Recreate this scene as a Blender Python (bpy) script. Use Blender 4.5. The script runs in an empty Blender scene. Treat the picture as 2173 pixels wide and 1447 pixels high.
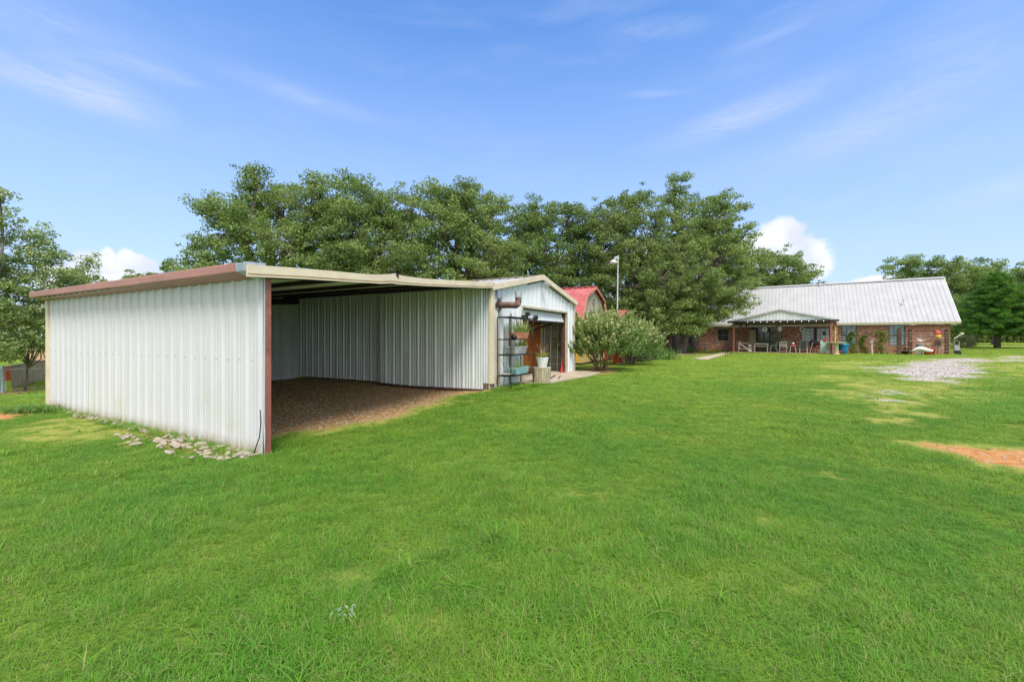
import bpy, math, random
import numpy as np
from mathutils import Vector, Matrix
R = math.radians
rng = np.random.default_rng(7)
random.seed(7)
SC = bpy.context.scene
COL = SC.collection

# ------------------------------------------------------------------ camera, world, sun, exposure
EYE = 1.6; F = 897.0; CX = 1086.5; HY = 714.0
cd = bpy.data.cameras.new("camera"); cam = bpy.data.objects.new("camera", cd); COL.objects.link(cam)
cam.location = (0, 0, EYE); cam.rotation_euler = (R(90), 0, 0)
cd.sensor_width = 36; cd.lens = 36*F/2173; cd.shift_y = -(723.5-HY)/2173
cd.clip_start = 0.05; cd.clip_end = 3000
SC.camera = cam
SC.render.engine = 'CYCLES'
SC.view_settings.view_transform = 'Standard'; SC.view_settings.look = 'None'
SC.view_settings.gamma = 1; SC.view_settings.use_curve_mapping = False
SC.view_settings.exposure = 1.25
SUN_EL, SUN_AZ = R(58), R(164)      # azimuth clockwise from +Y: behind the camera, a little right
sd = bpy.data.lights.new("sun", 'SUN'); sun = bpy.data.objects.new("sun", sd); COL.objects.link(sun)
sd.energy = 1.7; sd.angle = R(22); sd.color = (1.0, .95, .86)
sdir = Vector((math.sin(SUN_AZ)*math.cos(SUN_EL), math.cos(SUN_AZ)*math.cos(SUN_EL), math.sin(SUN_EL)))
sun.rotation_euler = sdir.to_track_quat('Z', 'Y').to_euler(); sun.location = (0, -10, 30)

class NT:
    """tiny helper for building node trees"""
    def __init__(s, tree): s.t = tree; s.n = tree.nodes; s.l = tree.links
    def new(s, typ, **kw):
        nd = s.n.new(typ)
        for k, v in kw.items(): setattr(nd, k, v)
        return nd
    def put(s, sock, v):
        if v is None: return
        if isinstance(v, bpy.types.NodeSocket): s.l.new(v, sock)
        else:
            if isinstance(v, (tuple, list)) and len(v) == 3 and len(getattr(sock, 'default_value', (0,0,0))) == 4: v = (*v, 1)
            sock.default_value = v
    def math(s, op, a, b=None, c=None, clamp=False):
        nd = s.new('ShaderNodeMath', operation=op); nd.use_clamp = clamp
        s.put(nd.inputs[0], a); s.put(nd.inputs[1], b)
        if c is not None: s.put(nd.inputs[2], c)
        return nd.outputs[0]
    def mix(s, f, a, b, mode='MIX'):
        nd = s.new('ShaderNodeMix', data_type='RGBA', blend_type=mode)
        s.put(nd.inputs[0], f); s.put(nd.inputs[6], a); s.put(nd.inputs[7], b)
        return nd.outputs[2]
    def noise(s, vec=None, scale=5, detail=4, rough=.55, dist=0):
        nd = s.new('ShaderNodeTexNoise'); s.put(nd.inputs['Vector'], vec)
        nd.inputs['Scale'].default_value = scale; nd.inputs['Detail'].default_value = detail
        nd.inputs['Roughness'].default_value = rough; nd.inputs['Distortion'].default_value = dist
        return nd.outputs['Fac']
    def mapr(s, v, a, b, c=0., d=1., smooth=True):
        nd = s.new('ShaderNodeMapRange'); nd.interpolation_type = 'SMOOTHSTEP' if smooth else 'LINEAR'
        s.put(nd.inputs[0], v)
        for i, x in enumerate((a, b, c, d)): nd.inputs[i+1].default_value = x
        return nd.outputs[0]
    def scalev(s, vec, sc, loc=(0,0,0), rot=(0,0,0)):
        nd = s.new('ShaderNodeMapping'); s.put(nd.inputs[0], vec)
        nd.inputs[1].default_value = loc; nd.inputs[2].default_value = rot; nd.inputs[3].default_value = sc
        return nd.outputs[0]

def make_world():
    w = bpy.data.worlds.new("World"); SC.world = w; w.use_nodes = True
    T = NT(w.node_tree); T.n.clear()
    sky = T.new('ShaderNodeTexSky', sky_type='NISHITA'); sky.sun_disc = False
    sky.sun_elevation = SUN_EL; sky.sun_rotation = SUN_AZ
    sky.air_density = 1.0; sky.dust_density = 0.6; sky.ozone_density = 1.4; sky.altitude = 200
    tc = T.new('ShaderNodeTexCoord'); d = tc.outputs['Generated']
    sp = T.new('ShaderNodeSeparateXYZ'); T.put(sp.inputs[0], d)
    x, y, z = sp.outputs
    ys = T.math('MAXIMUM', y, 0.02)
    az = T.math('ARCTAN2', x, y)             # compass angle, 0 = +Y
    hz = T.math('SQRT', T.math('ADD', T.math('MULTIPLY', x, x), T.math('MULTIPLY', y, y)))
    el = T.math('ARCTAN2', z, hz)
    hs = T.new('ShaderNodeHueSaturation'); hs.inputs['Saturation'].default_value = 1.2; hs.inputs['Hue'].default_value = .503
    hs.inputs['Value'].default_value = 1.0
    T.put(hs.inputs['Color'], sky.outputs[0])
    base = hs.outputs[0]
    base = T.mix(T.mapr(el, .62, -.02, 0, .9, False), T.mix(1., base, (.86, 1.03, 1.15), 'MULTIPLY'), (2.1, 2.45, 3.45))
    cb = T.new('ShaderNodeCombineXYZ'); T.put(cb.inputs[0], az); T.put(cb.inputs[1], el)
    ae = cb.outputs[0]
    def ell(a0, e0, ra, re, tilt=0.):
        mp = T.new('ShaderNodeVectorMath', operation='SUBTRACT'); T.put(mp.inputs[0], ae); mp.inputs[1].default_value = (a0, e0, 0)
        rt = T.scalev(mp.outputs[0], (1, 1, 1), rot=(0, 0, -tilt))
        sc_ = T.scalev(rt, (1/ra, 1/re, 1))
        ln = T.new('ShaderNodeVectorMath', operation='LENGTH'); T.put(ln.inputs[0], sc_)
        return ln.outputs['Value']
    def ang(px, py):
        k = (px-CX)/F; a = math.atan(k); e = math.atan((HY-py)/F*math.cos(a)); return a, e
    # thin high cloud: stretched noise, thicker in a few streaks
    n1 = T.noise(T.scalev(ae, (2.2, 9, 1), rot=(0, 0, R(12))), 1.6, 6, .55, .8)
    n2 = T.noise(T.scalev(ae, (1.2, 4, 1), loc=(3, 1, 0), rot=(0, 0, R(-14))), 1.5, 5, .6, .6)
    wisp = T.math('MULTIPLY', T.mapr(n1, .38, .85), T.mapr(n2, .3, .75))
    n3 = T.noise(T.scalev(ae, (5, 26, 1), rot=(0, 0, R(8))), 2.4, 7, .65, 1.2)
    fib = T.mapr(n3, .25, .75, .45, 1.2)
    tot = T.math('ADD', T.math('MULTIPLY', wisp, .22), .04)
    for (px, py, wx, wy, tl, am) in [(60, 165, 260, 38, -9, .40), (230, 200, 140, 45, -12, .48), (320, 150, 120, 18, 0, .25),
                                     (640, 205, 190, 28, -5, .22), (100, 60, 300, 70, 0, .22), (1590, 240, 240, 42, 8, .42),
                                     (1900, 235, 360, 60, 10, .30), (1400, 60, 120, 26, -6, .26), (1640, 75, 130, 18, 4, .2),
                                     (1390, 200, 90, 12, -6, .2), (2110, 410, 160, 32, 10, .40), (1700, 330, 500, 60, 4, .12), (2050, 60, 250, 90, 10, .2)]:
        a, e = ang(px, py); a1, _ = ang(px+wx, py); _, e1 = ang(px, py-wy)
        q = ell(a, e, abs(a1-a), abs(e1-e), R(tl))
        m = T.math('MULTIPLY', T.mapr(T.math('ADD', q, T.math('MULTIPLY', T.math('SUBTRACT', n1, .5), 1.6)), 1.35, 0., 0, am), fib)
        tot = T.math('ADD', tot, T.math('MULTIPLY', m, T.mapr(n1, .2, .65, .35, 1)))
    tot = T.math('MINIMUM', T.math('MULTIPLY', tot, 1.05), .7)
    col = T.mix(tot, base, (2.9, 3.15, 4.1))
    fill_veil = T.math('MAXIMUM', T.mapr(el, R(44), R(62)), T.math('MULTIPLY', T.mapr(y, -.1, -.5), T.mapr(el, .02, .2)))  # added white sky, unseen overhead and behind the camera, to neutralise ambient light
    col = T.mix(T.math('MULTIPLY', fill_veil, .85), col, (5.6, 5.5, 5.35))
    # cumulus heaps low on the horizon
    nz = T.noise(T.scalev(ae, (1, 1.2, 1)), 34, 7, .62, .3)
    nzb = T.noise(T.scalev(ae, (1, 1, 1), loc=(5, 5, 0)), 11, 3, .5, .2)
    cm = None
    for (px, py, wx, wy) in [(1655, 500, 50, 38), (1700, 530, 56, 30), (1640, 540, 80, 46), (1615, 520, 50, 30), (1720, 560, 50, 30),
                             (230, 545, 18, 20), (195, 570, 60, 34), (268, 553, 26, 26), (290, 580, 60, 36), (230, 590, 70, 35),
                             (1860, 600, 60, 14), (130, 590, 60, 30)]:
        a, e = ang(px, py); a1, _ = ang(px+wx, py); _, e1 = ang(px, py-wy)
        q = ell(a, e, abs(a1-a)*1.1, abs(e1-e)*1.1)
        cm = q if cm is None else T.math('MINIMUM', cm, q)
    edge = T.math('ADD', cm, T.math('MULTIPLY', T.math('SUBTRACT', nz, .5), 1.0))
    mask = T.mapr(edge, 1.12, .72)
    cc = T.mix(T.mapr(nzb, .4, .68), (3.9, 3.95, 4.0), (3.0, 3.2, 3.75))
    col = T.mix(T.math('MULTIPLY', mask, .93), col, cc)
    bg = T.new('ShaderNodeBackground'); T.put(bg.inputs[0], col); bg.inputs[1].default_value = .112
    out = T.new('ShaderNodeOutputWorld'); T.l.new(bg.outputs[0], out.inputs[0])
make_world()

# ------------------------------------------------------------------ numpy helpers
def ss(a, b, x):
    t = np.clip((np.asarray(x, float)-a)/(b-a), 0, 1); return t*t*(3-2*t)
_perm = rng.random((256, 256))
def vnoise(x, y):
    x = np.asarray(x, float); y = np.asarray(y, float)
    xi = np.floor(x).astype(int); yi = np.floor(y).astype(int); fx = x-xi; fy = y-yi
    fx = fx*fx*(3-2*fx); fy = fy*fy*(3-2*fy)
    g = lambda a, b: _perm[a & 255, b & 255]
    return (g(xi, yi)*(1-fx)+g(xi+1, yi)*fx)*(1-fy)+(g(xi, yi+1)*(1-fx)+g(xi+1, yi+1)*fx)*fy
def fbm(x, y, o=4):
    s = 0; a = .5; t = 0
    for i in range(o):
        s = s+a*vnoise(x*2**i+17.3*i, y*2**i+9.1*i); t += a; a *= .5
    return s/t
A0 = np.array([-3.37, 5.72]); TH = R(61.2)
D2 = np.array([math.cos(TH), math.sin(TH)]); D1 = np.array([-math.sin(TH), math.cos(TH)])
def S(x, y): p = A0+x*D2+y*D1; return float(p[0]), float(p[1])      # barn frame -> world
def Sinv(X, Y): dx = X-A0[0]; dy = Y-A0[1]; return dx*D2[0]+dy*D2[1], dx*D1[0]+dy*D1[1]
def gz(x, y):
    x = np.asarray(x, float); y = np.asarray(y, float)
    xl, yl = Sinv(x, y); r = np.hypot(x, y)
    z = .26*ss(.5, 7.2, xl)-.12*ss(20, 32, r)-.06*ss(.1, 1.2, yl)*ss(6.2, 5.7, xl)*ss(8.6, 7.8, yl)*ss(2, 4, xl)
    bx = x+10.6; by = y-9.7; s = -bx*.75+by*.66
    z = z-1.0*ss(1.5, 13, s)*ss(12, -2, x)
    z = z+.36*ss(38, 50, x)+.42*np.exp(-((x-36)**2+(y-28.5)**2)/9)
    z = z+.05*(fbm(x*.35, y*.35, 3)-.5)*ss(2, 6, r)*ss(-1.0, -.2, -np.minimum(np.minimum(xl+.3, 12.5-xl), np.minimum(yl+1.3, 9-yl)))
    return z
def gzf(x, y): return float(gz(x, y))
def G(px, py, z0=.2):
    """ground point seen at a pixel of the photograph"""
    for _ in range(8):
        Y = F*(EYE-z0)/(py-HY); X = (px-CX)/F*Y; z0 = gzf(X, Y)
    return X, Y
def P(px, py, Y): return ((px-CX)/F*Y, Y, EYE+(HY-py)/F*Y)
def polydist(x, y, poly):
    """signed distance to polygon, positive inside"""
    x = np.asarray(x, float); y = np.asarray(y, float); n = len(poly)
    d = np.full(x.shape, 1e9); ins = np.zeros(x.shape, bool)
    for i in range(n):
        ax, ay = poly[i]; bx, by = poly[(i+1) % n]
        ex, ey = bx-ax, by-ay; t = np.clip(((x-ax)*ex+(y-ay)*ey)/(ex*ex+ey*ey+1e-9), 0, 1)
        d = np.minimum(d, np.hypot(x-ax-t*ex, y-ay-t*ey))
        c = ((ay > y) != (by > y)) & (x < (bx-ax)*(y-ay)/((by-ay)+1e-12)+ax)
        ins ^= c
    return np.where(ins, d, -d)

# ------------------------------------------------------------------ materials
_M = {}
def mat(name, col, rough=.6, metal=0., var=.12, scale=4., col2=None, bump=0., bscale=60., stretch=(1,1,1), trans=0., spec=.4, grime=None):
    if name in _M: return _M[name]
    m = bpy.data.materials.new(name); m.use_nodes = True; T = NT(m.node_tree); T.n.clear()
    tc = T.new('ShaderNodeTexCoord'); v = T.scalev(tc.outputs['Object'], stretch)
    n = T.noise(v, scale, 5, .6)
    c2 = col2 if col2 else tuple(c*(1-var*2.2) for c in col)
    c = T.mix(T.mapr(n, .3, .72), tuple(min(1, x*(1+var*.5)) for x in col), c2)
    if grime:
        gcol, gs, ga, gb = grime
        c = T.mix(T.mapr(T.noise(T.scalev(tc.outputs['Object'], stretch, loc=(7, 3, 1)), gs, 6, .65), ga, gb), c, gcol)
    b = T.new('ShaderNodeBsdfPrincipled'); T.put(b.inputs['Base Color'], c)
    b.inputs['Roughness'].default_value = rough; b.inputs['Metallic'].default_value = metal
    b.inputs['Specular IOR Level'].default_value = spec
    if bump:
        bp = T.new('ShaderNodeBump'); bp.inputs['Strength'].default_value = bump; bp.inputs['Distance'].default_value = .01
        T.put(bp.inputs['Height'], T.noise(v, bscale, 4, .6)); T.l.new(bp.outputs[0], b.inputs['Normal'])
    o = T.new('ShaderNodeOutputMaterial')
    if trans:
        tr = T.new('ShaderNodeBsdfTranslucent'); T.put(tr.inputs[0], c)
        mx = T.new('ShaderNodeMixShader'); mx.inputs[0].default_value = trans
        T.l.new(b.outputs[0], mx.inputs[1]); T.l.new(tr.outputs[0], mx.inputs[2]); T.l.new(mx.outputs[0], o.inputs[0])
    else: T.l.new(b.outputs[0], o.inputs[0])
    _M[name] = m; return m

def leafmat(name, dark, light, third=None, trans=.35, rough=.5, big=.5):
    """foliage: per-leaf attribute 'tint' plus a slow world-space drift"""
    if name in _M: return _M[name]
    m = bpy.data.materials.new(name); m.use_nodes = True; T = NT(m.node_tree); T.n.clear()
    at = T.new('ShaderNodeAttribute', attribute_name='tint'); ge = T.new('ShaderNodeNewGeometry')
    n = T.noise(ge.outputs['Position'], big, 3, .6)
    f = T.math('ADD', T.math('MULTIPLY', at.outputs['Fac'], .7), T.math('MULTIPLY', T.mapr(n, .3, .7), .3))
    c = T.mix(f, dark, light)
    if third: c = T.mix(T.mapr(at.outputs['Fac'], .90, .97), c, third)
    b = T.new('ShaderNodeBsdfPrincipled'); T.put(b.inputs['Base Color'], c); b.inputs['Roughness'].default_value = rough
    b.inputs['Specular IOR Level'].default_value = .3
    tr = T.new('ShaderNodeBsdfTranslucent'); T.put(tr.inputs[0], T.mix(.5, c, (.21, .32, .05)))
    mx = T.new('ShaderNodeMixShader'); mx.inputs[0].default_value = trans
    T.l.new(b.outputs[0], mx.inputs[1]); T.l.new(tr.outputs[0], mx.inputs[2])
    o = T.new('ShaderNodeOutputMaterial'); T.l.new(mx.outputs[0], o.inputs[0]); _M[name] = m; return m

def panelmat(name, col, stain):
    m = bpy.data.materials.new(name); m.use_nodes = True; T = NT(m.node_tree); T.n.clear()
    tc = T.new('ShaderNodeTexCoord'); ob = tc.outputs['Object']
    n = T.noise(T.scalev(ob, (3, 3, .25)), 2.5, 5, .6); n2 = T.noise(ob, 1.1, 5, .65); n3 = T.noise(ob, 45, 3, .7)
    c = T.mix(T.mapr(n, .35, .7), col, tuple(x*.93 for x in col))
    sp = T.new('ShaderNodeSeparateXYZ'); T.put(sp.inputs[0], ob)
    low = T.mapr(sp.outputs[2], 1.15, 0., 0, 1)
    c = T.mix(T.math('MULTIPLY', T.math('MULTIPLY', T.mapr(n2, .48, .75), low), .6), c, stain)
    c = T.mix(T.math('MULTIPLY', T.mapr(sp.outputs[2], .22, .0), T.mapr(n, .3, .6, .3, .9)), c, (.36, .30, .2))
    c = T.mix(T.math('MULTIPLY', T.mapr(n3, .74, .8), .45), c, (.2, .17, .12))
    b = T.new('ShaderNodeBsdfPrincipled'); T.put(b.inputs['Base Color'], c); b.inputs['Roughness'].default_value = .42
    bp = T.new('ShaderNodeBump'); bp.inputs['Strength'].default_value = .25; bp.inputs['Distance'].default_value = .02
    T.put(bp.inputs['Height'], T.noise(ob, 3, 3)); T.l.new(bp.outputs[0], b.inputs['Normal'])
    o = T.new('ShaderNodeOutputMaterial'); T.l.new(b.outputs[0], o.inputs[0]); _M[name] = m; return m

WHITE = panelmat('white_panel', (.645, .64, .665), (.52, .53, .34))
BARNW = panelmat('barn_panel', (.72, .745, .785), (.55, .53, .44))
PROF2 = [(0,0),(.022,1),(.062,1),(.084,0),(.135,0),(.148,.5),(.166,.5),(.178,0),(.212,0),(.224,.5),(.240,.5),(.252,0)]
INNER = mat('galvanised_inner', (.74, .79, .80), .35, .1, .07, 2, stretch=(3, 3, .2), grime=((.52, .55, .46), 3, .5, .8))
UNDER = mat('roof_underside', (.74, .80, .76), .5, 0, .06, 2)
TAN = mat('tan_trim', (.74, .62, .46), .45, 0, .06, 3, grime=((.58, .47, .33), 5, .6, .85))
RUST = mat('rust_paint', (.33, .115, .085), .5, 0, .14, 6, grime=((.42, .20, .13), 9, .55, .8))
GUTR = mat('rust_gutter', (.52, .23, .19), .4, .1, .1, 3, stretch=(1, .3, 1), grime=((.58, .30, .20), 8, .6, .8))
DARKST = mat('dark_steel', (.045, .032, .03), .6, .3, .2, 5)
BROWNST = mat('brown_steel', (.13, .065, .05), .6, .2, .2, 5)
GALV = mat('galvanised', (.5, .53, .58), .4, .5, .12, 8)
BLACK = mat('black_metal', (.03, .03, .032), .5, .2, .2, 8)
BLACKP = mat('black_plastic', (.02, .02, .022), .5, 0, .2, 8)
ROOFW = mat('pale_roof_metal', (.42, .42, .435), .45, .05, .05, 1.2, grime=((.405, .40, .41), 1.5, .5, .8))
ROOFRED = mat('red_roof', (.48, .12, .115), .45, 0, .12, 2, grime=((.55, .19, .17), 2, .45, .75))
OLD_WOOD = mat('weathered_wood', (.62, .43, .25), .85, 0, .22, 3, stretch=(8, 8, .6), bump=.4, grime=((.30, .22, .14), 5, .5, .75))
GREYWOOD = mat('grey_wood', (.42, .36, .31), .85, 0, .2, 6, bump=.3)
YELWOOD = mat('yellow_wood', (.66, .40, .07), .7, 0, .12, 3, stretch=(6, 6, .4), grime=((.40, .30, .10), 4, .5, .75))
ORWOOD = mat('orange_board', (.42, .13, .025), .65, 0, .2, 2, stretch=(3, 3, .5))
REDBRN = mat('red_brown_board', (.26, .06, .03), .75, 0, .25, 2.5, stretch=(5, 5, .4))
CONC = mat('concrete', (.48, .39, .29), .9, 0, .12, 1.5, bump=.3, bscale=90, grime=((.33, .27, .2), 3, .5, .8))
STONE = mat('pale_stone', (.50, .44, .36), .85, 0, .3, 2.5, bump=.5, bscale=30, grime=((.34, .22, .12), 2, .45, .75))
PEB = mat('pebble', (.60, .54, .50), .85, 0, .3, 3)
TERRA = mat('terracotta', (.62, .23, .13), .7, 0, .12, 5, grime=((.66, .45, .34), 6, .55, .8))
GREYPL = mat('grey_plastic', (.42, .42, .43), .6, 0, .15, 4)
TEAL = mat('teal_plastic', (.25, .47, .47), .5, 0, .12, 5, grime=((.5, .6, .58), 6, .5, .8))
WHITEP = mat('white_plastic', (.78, .78, .76), .45, 0, .06, 5)
RED = mat('red_plastic', (.62, .03, .025), .4, 0, .1, 5)
YELLOW = mat('yellow_plastic', (.78, .45, .04), .45, 0, .1, 5)
ORANGE = mat('orange_plastic', (.72, .13, .035), .5, 0, .1, 4)
LIME = mat('lime_plastic', (.50, .62, .08), .5, 0, .1, 4)
BLUE = mat('blue_glaze', (.03, .24, .52), .3, 0, .2, 3)
CREAM = mat('cream_stone', (.66, .60, .44), .8, 0, .1, 5, bump=.3)
SLING = mat('charcoal_sling', (.06, .065, .075), .8, 0, .1, 8)
OLIVE = mat('olive_cushion', (.22, .20, .13), .9, 0, .15, 8)
BEIGEP = mat('beige_panel', (.34, .31, .22), .8, 0, .12, 3)
SOFF = mat('cream_fascia', (.50, .45, .25), .6, 0, .08, 3)
BARK = mat('bark', (.20, .165, .135), .95, 0, .3, 5, stretch=(4, 4, .8), bump=1., bscale=14, grime=((.19, .165, .14), 4, .5, .7))
BARKG = mat('grey_bark', (.24, .21, .19), .95, 0, .25, 5, stretch=(4, 4, .8), bump=.8, bscale=14)
STEMB = mat('tan_bark', (.27, .19, .13), .9, 0, .25, 5, stretch=(2, 2, .6), bump=.5)
SOIL = mat('soil', (.09, .055, .035), .95, 0, .3, 8, bump=.8)
PATT = mat('green_pattern_cloth', (.03, .15, .09), .8, 0, .2, 14, col2=(.55, .60, .52))
def glassmat(name, col, rough=.06, var=.2, scale=1.2, col2=None):
    return mat(name, col, rough, 0, var, scale, col2=col2, spec=.9)
GL_DARK = glassmat('dark_glass', (.03, .035, .04), col2=(.10, .09, .085))
GL_BLIND = glassmat('pane_over_blind', (.42, .47, .50), .25, .12)
GL_BLUE = glassmat('pane_over_curtain', (.16, .23, .30), .12, .25, 2.5, col2=(.42, .48, .5))

def brickmat():
    m = bpy.data.materials.new('brick'); m.use_nodes = True; T = NT(m.node_tree); T.n.clear()
    tc = T.new('ShaderNodeTexCoord'); sp = T.new('ShaderNodeSeparateXYZ'); T.put(sp.inputs[0], tc.outputs['Object'])
    cb = T.new('ShaderNodeCombineXYZ'); T.put(cb.inputs[0], T.math('ADD', sp.outputs[0], sp.outputs[1])); T.put(cb.inputs[1], sp.outputs[2])
    br = T.new('ShaderNodeTexBrick'); T.put(br.inputs['Vector'], cb.outputs[0])
    br.inputs['Scale'].default_value = 1; br.inputs['Brick Width'].default_value = .215; br.inputs['Row Height'].default_value = .077
    br.inputs['Mortar Size'].default_value = .008; br.inputs['Bias'].default_value = -.1
    T.put(br.inputs['Color1'], (.52, .185, .10)); T.put(br.inputs['Color2'], (.27, .09, .06)); T.put(br.inputs['Mortar'], (.42, .33, .25))
    n = T.noise(cb.outputs[0], 7, 4, .7); n2 = T.noise(cb.outputs[0], 1.3, 4, .6)
    vo = T.new('ShaderNodeTexVoronoi'); T.put(vo.inputs['Vector'], T.scalev(cb.outputs[0], (4.65, 13, 1))); vo.inputs['Scale'].default_value = 1
    c = T.mix(T.mapr(n, .5, .72, 0, .6), br.outputs['Color'], (.46, .27, .17))
    sv = T.new('ShaderNodeSeparateColor'); T.put(sv.inputs[0], vo.outputs['Color'])
    c = T.mix(T.mapr(sv.outputs[0], .86, .9, 0, .8), c, (.58, .45, .34))
    c = T.mix(T.mapr(sv.outputs[1], .86, .9, 0, .8), c, (.10, .06, .06))
    c = T.mix(T.mapr(n2, .5, .75, 0, .45), c, (.42, .17, .07))
    b = T.new('ShaderNodeBsdfPrincipled'); T.put(b.inputs['Base Color'], c); b.inputs['Roughness'].default_value = .85
    o = T.new('ShaderNodeOutputMaterial'); T.l.new(b.outputs[0], o.inputs[0]); return m
BRICK = brickmat()

def groundmats():
    """lawn colour shared by the soil sheet and the blades: patches drift with world position"""
    def lawn(T, pos, blade):
        n1 = T.noise(pos, .35, 4, .6, .4); n2 = T.noise(T.scalev(pos, (1, 1, 1), loc=(30, 9, 0)), 1.5, 4, .6); n3 = T.noise(pos, .12, 3, .5)
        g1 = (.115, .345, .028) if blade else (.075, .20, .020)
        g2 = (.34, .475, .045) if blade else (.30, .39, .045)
        dry = (.30, .27, .075) if blade else (.22, .17, .055)
        sp = T.new('ShaderNodeSeparateXYZ'); T.put(sp.inputs[0], pos)
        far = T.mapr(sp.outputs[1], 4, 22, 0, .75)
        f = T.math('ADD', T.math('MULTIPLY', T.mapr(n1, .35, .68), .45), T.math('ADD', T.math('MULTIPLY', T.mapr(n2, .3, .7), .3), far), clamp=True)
        c = T.mix(f, g1, g2)
        c = T.mix(T.math('MULTIPLY', T.mapr(n2, .58, .78), T.mapr(n3, .42, .6, .15, .8)), c, dry)
        return c
    m = bpy.data.materials.new('lawn_soil'); m.use_nodes = True; T = NT(m.node_tree); T.n.clear()
    ge = T.new('ShaderNodeNewGeometry'); pos = ge.outputs['Position']
    c = lawn(T, pos, False)
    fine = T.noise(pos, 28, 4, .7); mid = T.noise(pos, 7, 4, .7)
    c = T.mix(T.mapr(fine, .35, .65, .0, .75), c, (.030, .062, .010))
    def A(nm): return T.new('ShaderNodeAttribute', attribute_name=nm).outputs['Fac']
    c = T.mix(A('dry'), c, T.mix(T.mapr(fine, .35, .65), (.40, .34, .10), (.24, .33, .05)))
    vor = T.new('ShaderNodeTexVoronoi'); T.put(vor.inputs['Vector'], pos); vor.inputs['Scale'].default_value = 34
    sv = T.new('ShaderNodeSeparateColor'); T.put(sv.inputs[0], vor.outputs['Color'])
    dirt = T.mix(T.mapr(mid, .3, .7), (.50, .19, .05), (.60, .33, .14))
    c = T.mix(A('orange'), c, T.mix(T.mapr(sv.outputs[0], .93, .97), dirt, (.5, .42, .34)))
    floor = T.mix(T.mapr(mid, .3, .7), (.25, .135, .055), (.50, .29, .115))
    floor = T.mix(T.mapr(sv.outputs[0], .80, .88), floor, (.52, .44, .34))
    c = T.mix(A('floor'), c, floor)
    grav = T.mix(sv.outputs[1], (.42, .38, .35), (.66, .61, .59))
    c = T.mix(A('gravel'), c, T.mix(T.mapr(fine, .55, .75, 0, .5), grav, (.12, .10, .09)))
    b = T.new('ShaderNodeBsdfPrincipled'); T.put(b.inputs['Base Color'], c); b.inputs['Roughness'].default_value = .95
    b.inputs['Specular IOR Level'].default_value = .1
    bp = T.new('ShaderNodeBump'); bp.inputs['Strength'].default_value = .8; bp.inputs['Distance'].default_value = .03
    T.put(bp.inputs['Height'], T.math('ADD', fine, T.noise(pos, 70, 3, .7))); T.l.new(bp.outputs[0], b.inputs['Normal'])
    o = T.new('ShaderNodeOutputMaterial'); T.l.new(b.outputs[0], o.inputs[0])
    g = bpy.data.materials.new('grass_blade'); g.use_nodes = True; T = NT(g.node_tree); T.n.clear()
    ge = T.new('ShaderNodeNewGeometry'); pos = ge.outputs['Position']
    c = lawn(T, pos, True)
    at = T.new('ShaderNodeAttribute', attribute_name='tint'); oi = T.new('ShaderNodeObjectInfo')
    f = at.outputs['Fac']
    c = T.mix(T.mapr(f, 0, 1, .0, .55, False), c, (.27, .52, .07))
    c = T.mix(T.mapr(f, .86, .89), c, (.46, .42, .17))
    c = T.mix(T.mapr(oi.outputs['Random'], 0, 1, 0, .42, False), c, (.045, .15, .018))
    b = T.new('ShaderNodeBsdfPrincipled'); T.put(b.inputs['Base Color'], c); b.inputs['Roughness'].default_value = .5; b.inputs['Specular IOR Level'].default_value = .25
    tr = T.new('ShaderNodeBsdfTranslucent'); T.put(tr.inputs[0], c)
    mx = T.new('ShaderNodeMixShader'); mx.inputs[0].default_value = .4
    T.l.new(b.outputs[0], mx.inputs[1]); T.l.new(tr.outputs[0], mx.inputs[2])
    o = T.new('ShaderNodeOutputMaterial'); T.l.new(mx.outputs[0], o.inputs[0])
    return m, g
LAWN, BLADE = groundmats()

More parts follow.
